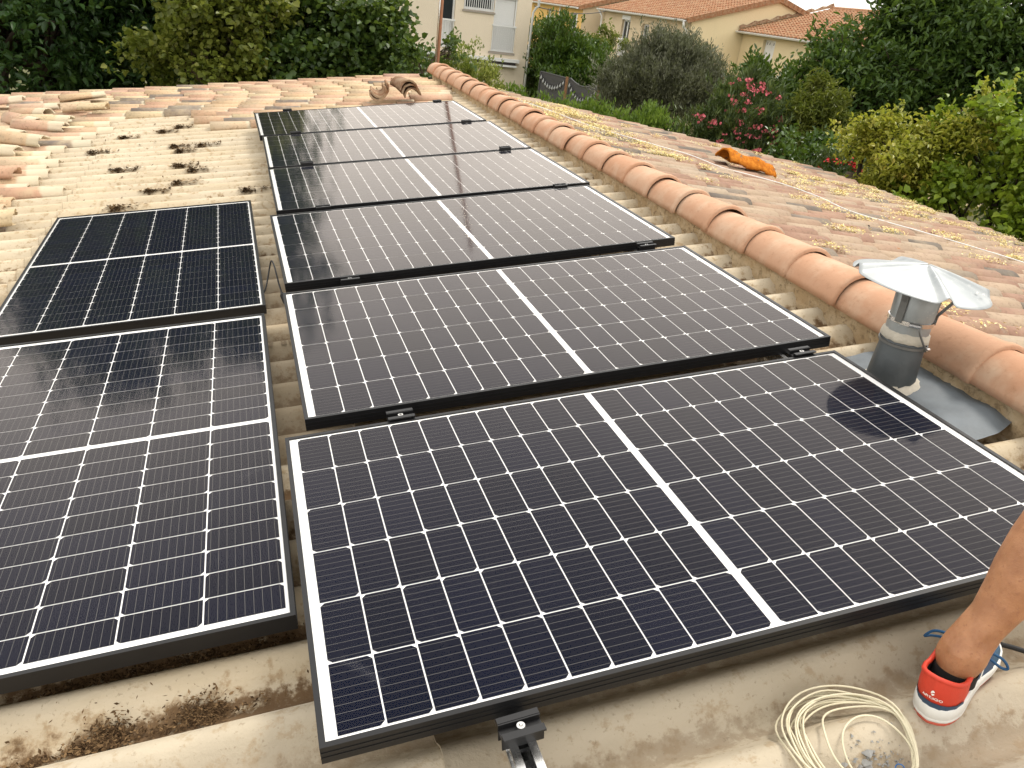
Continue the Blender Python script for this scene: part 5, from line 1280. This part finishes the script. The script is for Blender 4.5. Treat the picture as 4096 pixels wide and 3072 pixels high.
plant('young_hazel', 'small leafy shoots reaching out on both sides of the rusty pole', 'shrub', (1.95, 12.3), [((1.85, 12.2, 4.32), (0.42, 0.3, 0.26)), ((2.32, 12.15, 4.55), (0.26, 0.16, 0.10)), ((1.35, 12.3, 4.1), (0.4, 0.3, 0.25))], 'hazel', 0.08, 0.06, 150, 10, 0.22, 5, None, trunk_r=0.025, limbs=8, stems=2, lob=0.5)
plant('flowering_privet', 'rounded privet bush with pale yellow flower tips right of the pole', 'shrub', (3.2, 14.3), [((3.05, 14.1, 3.95), (0.48, 0.42, 0.46)), ((3.5, 14.0, 3.75), (0.36, 0.36, 0.42)), ((2.6, 14.2, 3.8), (0.34, 0.35, 0.38))], 'privet', 0.055, 0.026, 900, 12, 0.16, 6, None, up=0.6, droop=0.05, trunk_r=0.03, stems=3, limbs=10, follow=0.55)
# hedges
plant('laurel_hedge', 'low bright green hedge whose shoots show along the far tile edge', 'hedge', (5.6, 15.3), [((4.3, 17.0, 2.85), (0.75, 0.6, 0.85)), ((4.95, 16.2, 2.66), (0.75, 0.6, 0.85)), ((5.6, 15.4, 2.62), (0.8, 0.6, 0.84)), ((6.25, 14.6, 2.72), (0.75, 0.6, 0.82)), ((6.9, 13.8, 2.88), (0.7, 0.6, 0.78))], 'hedge', 0.10, 0.036, 3400, 11, 0.26, 7, None, up=0.7, droop=0.0, trunk_r=0.03, stems=3, limbs=8, follow=0.6, upd=0.9, lob=0.2)
plant('cherry_laurel', 'tall glossy cherry laurel against the corner of the cream house', 'shrub', (11.4, 31.0), [((11.3, 31.6, 3.75), (0.62, 0.8, 1.15)), ((12.1, 31.0, 3.0), (1.1, 0.9, 1.0)), ((11.15, 30.8, 2.2), (0.55, 0.8, 1.1)), ((12.6, 30.2, 2.4), (1.2, 0.8, 1.2)), ((11.9, 30.4, 1.8), (1.0, 0.8, 1.3)), ((11.5, 34.0, 3.2), (0.7, 0.8, 1.7)), ((11.2, 33.0, 1.8), (0.5, 0.7, 1.4))], 'laurel', 0.16, 0.06, 4600, 10, 0.34, 8, None, clump=0.26, lob=0.15, up=0.5, droop=0.05, trunk_r=0.06, stems=3, limbs=12, follow=0.5, upd=0.6)
plant('garden_shrub', 'olive green shrub between the laurel and the terrace', 'shrub', (14.4, 33.6), [((14.2, 33.6, 3.3), (1.25, 1.0, 1.15)), ((13.2, 33.0, 2.6), (1.2, 0.9, 1.3))], 'lime', 0.14, 0.06, 1100, 10, 0.3, 9, None, trunk_r=0.05, stems=2, limbs=10)
plant('olive_tree', 'round grey green olive tree with feathery upright shoots', 'tree', (10.6, 21.6), [((11.05, 21.6, 3.85), (1.55, 1.2, 0.92)), ((10.4, 21.6, 3.35), (1.1, 1.0, 0.75)), ((11.9, 21.4, 3.55), (1.0, 0.9, 0.85)), ((11.1, 21.6, 4.45), (0.65, 0.6, 0.42))], 'olive', 0.10, 0.024, 4600, 22, 0.40, 10, None, clump=0.22, up=0.5, droop=0.0, spread=0.35, trunk_r=0.06, bark='bark_dark', stems=4, limbs=14, follow=0.55, upd=0.8, inner=0.25, lob=0.25)
oleander = plant('oleander', 'tall oleander covered in pink flower clusters behind the right slope', 'shrub', (8.4, 13.3), [((8.5, 13.1, 3.75), (0.72, 0.6, 0.72)), ((8.05, 13.2, 3.2), (0.75, 0.6, 0.65)), ((8.95, 12.7, 3.2), (0.65, 0.55, 0.75)), ((8.55, 13.3, 4.4), (0.32, 0.3, 0.30))], 'oleander', 0.13, 0.021, 1500, 13, 0.24, 11, None, up=0.6, droop=0.0, spread=0.35, trunk_r=0.03, stems=5, limbs=14, follow=0.5, upd=0.8)
def flower_cluster(seed, m, n=9, s_=0.05):
    rn = random.Random(seed); mb = MB()
    for _ in range(n):
        c = Vector((rn.gauss(0, s_ * .8), rn.gauss(0, s_ * .8), rn.gauss(0, s_ * .55))); nx_ = Vector((rn.gauss(0, 1), rn.gauss(-0.6, 1), rn.gauss(0.7, .8))).normalized(); a = nx_.orthogonal().normalized(); b_ = nx_.cross(a)
        for k in range(5):
            t = 2 * math.pi * k / 5; d = a * math.cos(t) + b_ * math.sin(t); e = nx_.cross(d); q = s_ * 0.55
            mb.add([c, c + d * q * .6 + e * q * .42 + nx_ * q * .25, c + d * q + nx_ * q * .2, c + d * q * .6 - e * q * .42 + nx_ * q * .25], [(0, 1, 2, 3)])
    return mb.mesh('flower_cluster', m)
FC = [flower_cluster(i, M['pink'], 6 + 3 * (i % 3)) for i in range(5)]
rn = np.random.default_rng(5)
for c, r, n in (((8.5, 13.05, 3.8), (0.80, 0.62, 0.80), 46), ((8.95, 12.6, 3.2), (0.74, 0.62, 0.82), 30), ((8.1, 13.1, 3.4), (0.82, 0.6, 0.66), 24)):
    k = 0
    while k < n:
        d = rn.normal(0, 1, 3); d /= np.linalg.norm(d)
        if d[1] > 0.05 or d[2] < -0.6: continue
        p = np.array(c) + d * np.array(r) * rn.uniform(0.92, 1.12); stuff(ob('flower_cluster', FC[k % 5], oleander, T(*p) @ RZ(rn.random() * 6) @ Matrix.Scale(rn.uniform(0.6, 1.25), 4))); k += 1
red = plant('red_oleander', 'small shrub with deep red flowers just over the right tile edge', 'shrub', (8.0, 9.4), [((7.9, 9.2, 3.45), (0.36, 0.32, 0.36)), ((7.65, 9.3, 3.3), (0.3, 0.3, 0.3))], 'oleander', 0.11, 0.02, 260, 12, 0.2, 12, None, up=0.5, trunk_r=0.02, stems=3, limbs=8, follow=0.5, upd=0.7)
FR = [flower_cluster(20 + i, M['red'], 8, 0.045) for i in range(3)]
for k in range(14):
    d = rn.normal(0, 1, 3); d[1] = -abs(d[1]); d /= np.linalg.norm(d); p = np.array((7.82, 9.2, 3.48)) + d * np.array((0.46, 0.36, 0.36)) * rn.uniform(0.9, 1.1)
    stuff(ob('flower_cluster', FR[k % 3], red, T(*p) @ RZ(rn.random() * 6)))
plant('laurel_bush', 'glossy laurel bush below the white shutters of the terrace', 'shrub', (11.2, 16.2), [((11.0, 16.1, 4.05), (0.75, 0.7, 0.62)), ((11.6, 15.6, 3.5), (0.9, 0.8, 0.9)), ((10.75, 16.2, 4.6), (0.22, 0.22, 0.28))], 'laurel', 0.13, 0.052, 1300, 10, 0.28, 13, None, up=0.5, droop=0.05, trunk_r=0.05, stems=3, limbs=12, follow=0.5)
plant('narrow_leaf_shrub', 'brownish green shrub with narrow drooping leaves right of the oleander', 'shrub', (9.7, 12.6), [((9.75, 12.5, 3.9), (0.5, 0.5, 0.75)), ((9.6, 12.1, 3.1), (0.6, 0.5, 0.8))], 'lime', 0.13, 0.02, 800, 13, 0.28, 14, None, droop=0.5, trunk_r=0.03, stems=3, limbs=10, follow=0.4)
plant('garden_shrub', 'low fresh green shrub between the pink and the red oleanders', 'shrub', (8.5, 10.8), [((8.35, 10.6, 3.35), (0.6, 0.5, 0.55)), ((8.9, 10.2, 3.4), (0.5, 0.5, 0.6))], 'laurel', 0.10, 0.05, 620, 11, 0.24, 15, None, trunk_r=0.03, stems=3, limbs=10)
plant('broadleaf_tree', 'large dark tree filling the top right corner', 'tree', (13.4, 14.0), [((12.8, 13.9, 5.2), (1.35, 1.3, 1.15)), ((13.8, 13.0, 5.6), (1.9, 1.6, 2.2)), ((12.6, 13.3, 4.1), (1.5, 1.2, 0.9)), ((11.5, 14.3, 4.75), (0.75, 0.8, 0.62)), ((14.4, 11.6, 4.6), (1.5, 1.4, 1.6)), ((12.75, 14.3, 6.1), (0.7, 0.7, 0.65)), ((13.4, 12.8, 6.5), (1.2, 1.0, 0.9)), ((11.6, 13.6, 4.0), (0.9, 0.8, 0.7))], 'ash', 0.16, 0.06, 4600, 12, 0.46, 16, None, droop=0.35, spread=0.6, trunk_r=0.13, bark='bark_dark', limbs=14, lob=0.45)
plant('persimmon_tree', 'yellowing fruit tree with curled leaves beyond the right tile edge', 'tree', (7.9, 8.3), [((7.75, 7.95, 4.1), (0.60, 0.5, 0.42)), ((8.1, 7.9, 3.6), (0.75, 0.6, 0.5)), ((7.35, 8.4, 4.2), (0.24, 0.22, 0.26)), ((8.25, 7.5, 4.45), (0.35, 0.3, 0.26)), ((8.6, 7.4, 4.85), (0.18, 0.18, 0.16))], 'yellow', 0.080, 0.042, 800, 13, 0.26, 17, None, droop=0.5, spread=0.6, trunk_r=0.04, bark='bark_dark', limbs=10, lob=0.5, up=0.0)
plant('redbud_tree', 'lime green tree with big round leaves at the right picture edge', 'tree', (8.9, 6.9), [((8.45, 7.0, 4.35), (0.55, 0.5, 0.55)), ((8.7, 6.6, 3.7), (0.7, 0.6, 0.6)), ((9.0, 6.0, 4.0), (0.6, 0.6, 0.55)), ((8.0, 7.2, 3.6), (0.5, 0.45, 0.45)), ((8.5, 5.6, 3.4), (0.7, 0.6, 0.55))], 'fresh', 0.092, 0.082, 1150, 12, 0.28, 18, None, droop=0.45, spread=0.7, trunk_r=0.05, bark='bark_dark', limbs=10, lob=0.45, up=0.0)
plant('redbud_tree', 'second lime green tree, lower at the far right edge of the roof', 'tree', (8.4, 4.4), [((8.2, 4.8, 3.3), (0.7, 0.7, 0.6)), ((8.0, 3.6, 3.0), (0.7, 0.7, 0.6))], 'fresh', 0.092, 0.082, 600, 12, 0.28, 19, None, droop=0.45, spread=0.7, trunk_r=0.05, bark='bark_dark', limbs=8, lob=0.45, up=0.0)
tag(MB().tube([(7.45, 8.45, 0.01), (7.46, 8.42, 2.0), (7.5, 8.4, 3.72), (7.51, 8.4, 3.78)], [0.15, 0.13, 0.12, 0.09], 12).build('tree_stump', M['bark'], None, None, True), 'pale cut tree trunk beside the red flowers', 'tree stump')
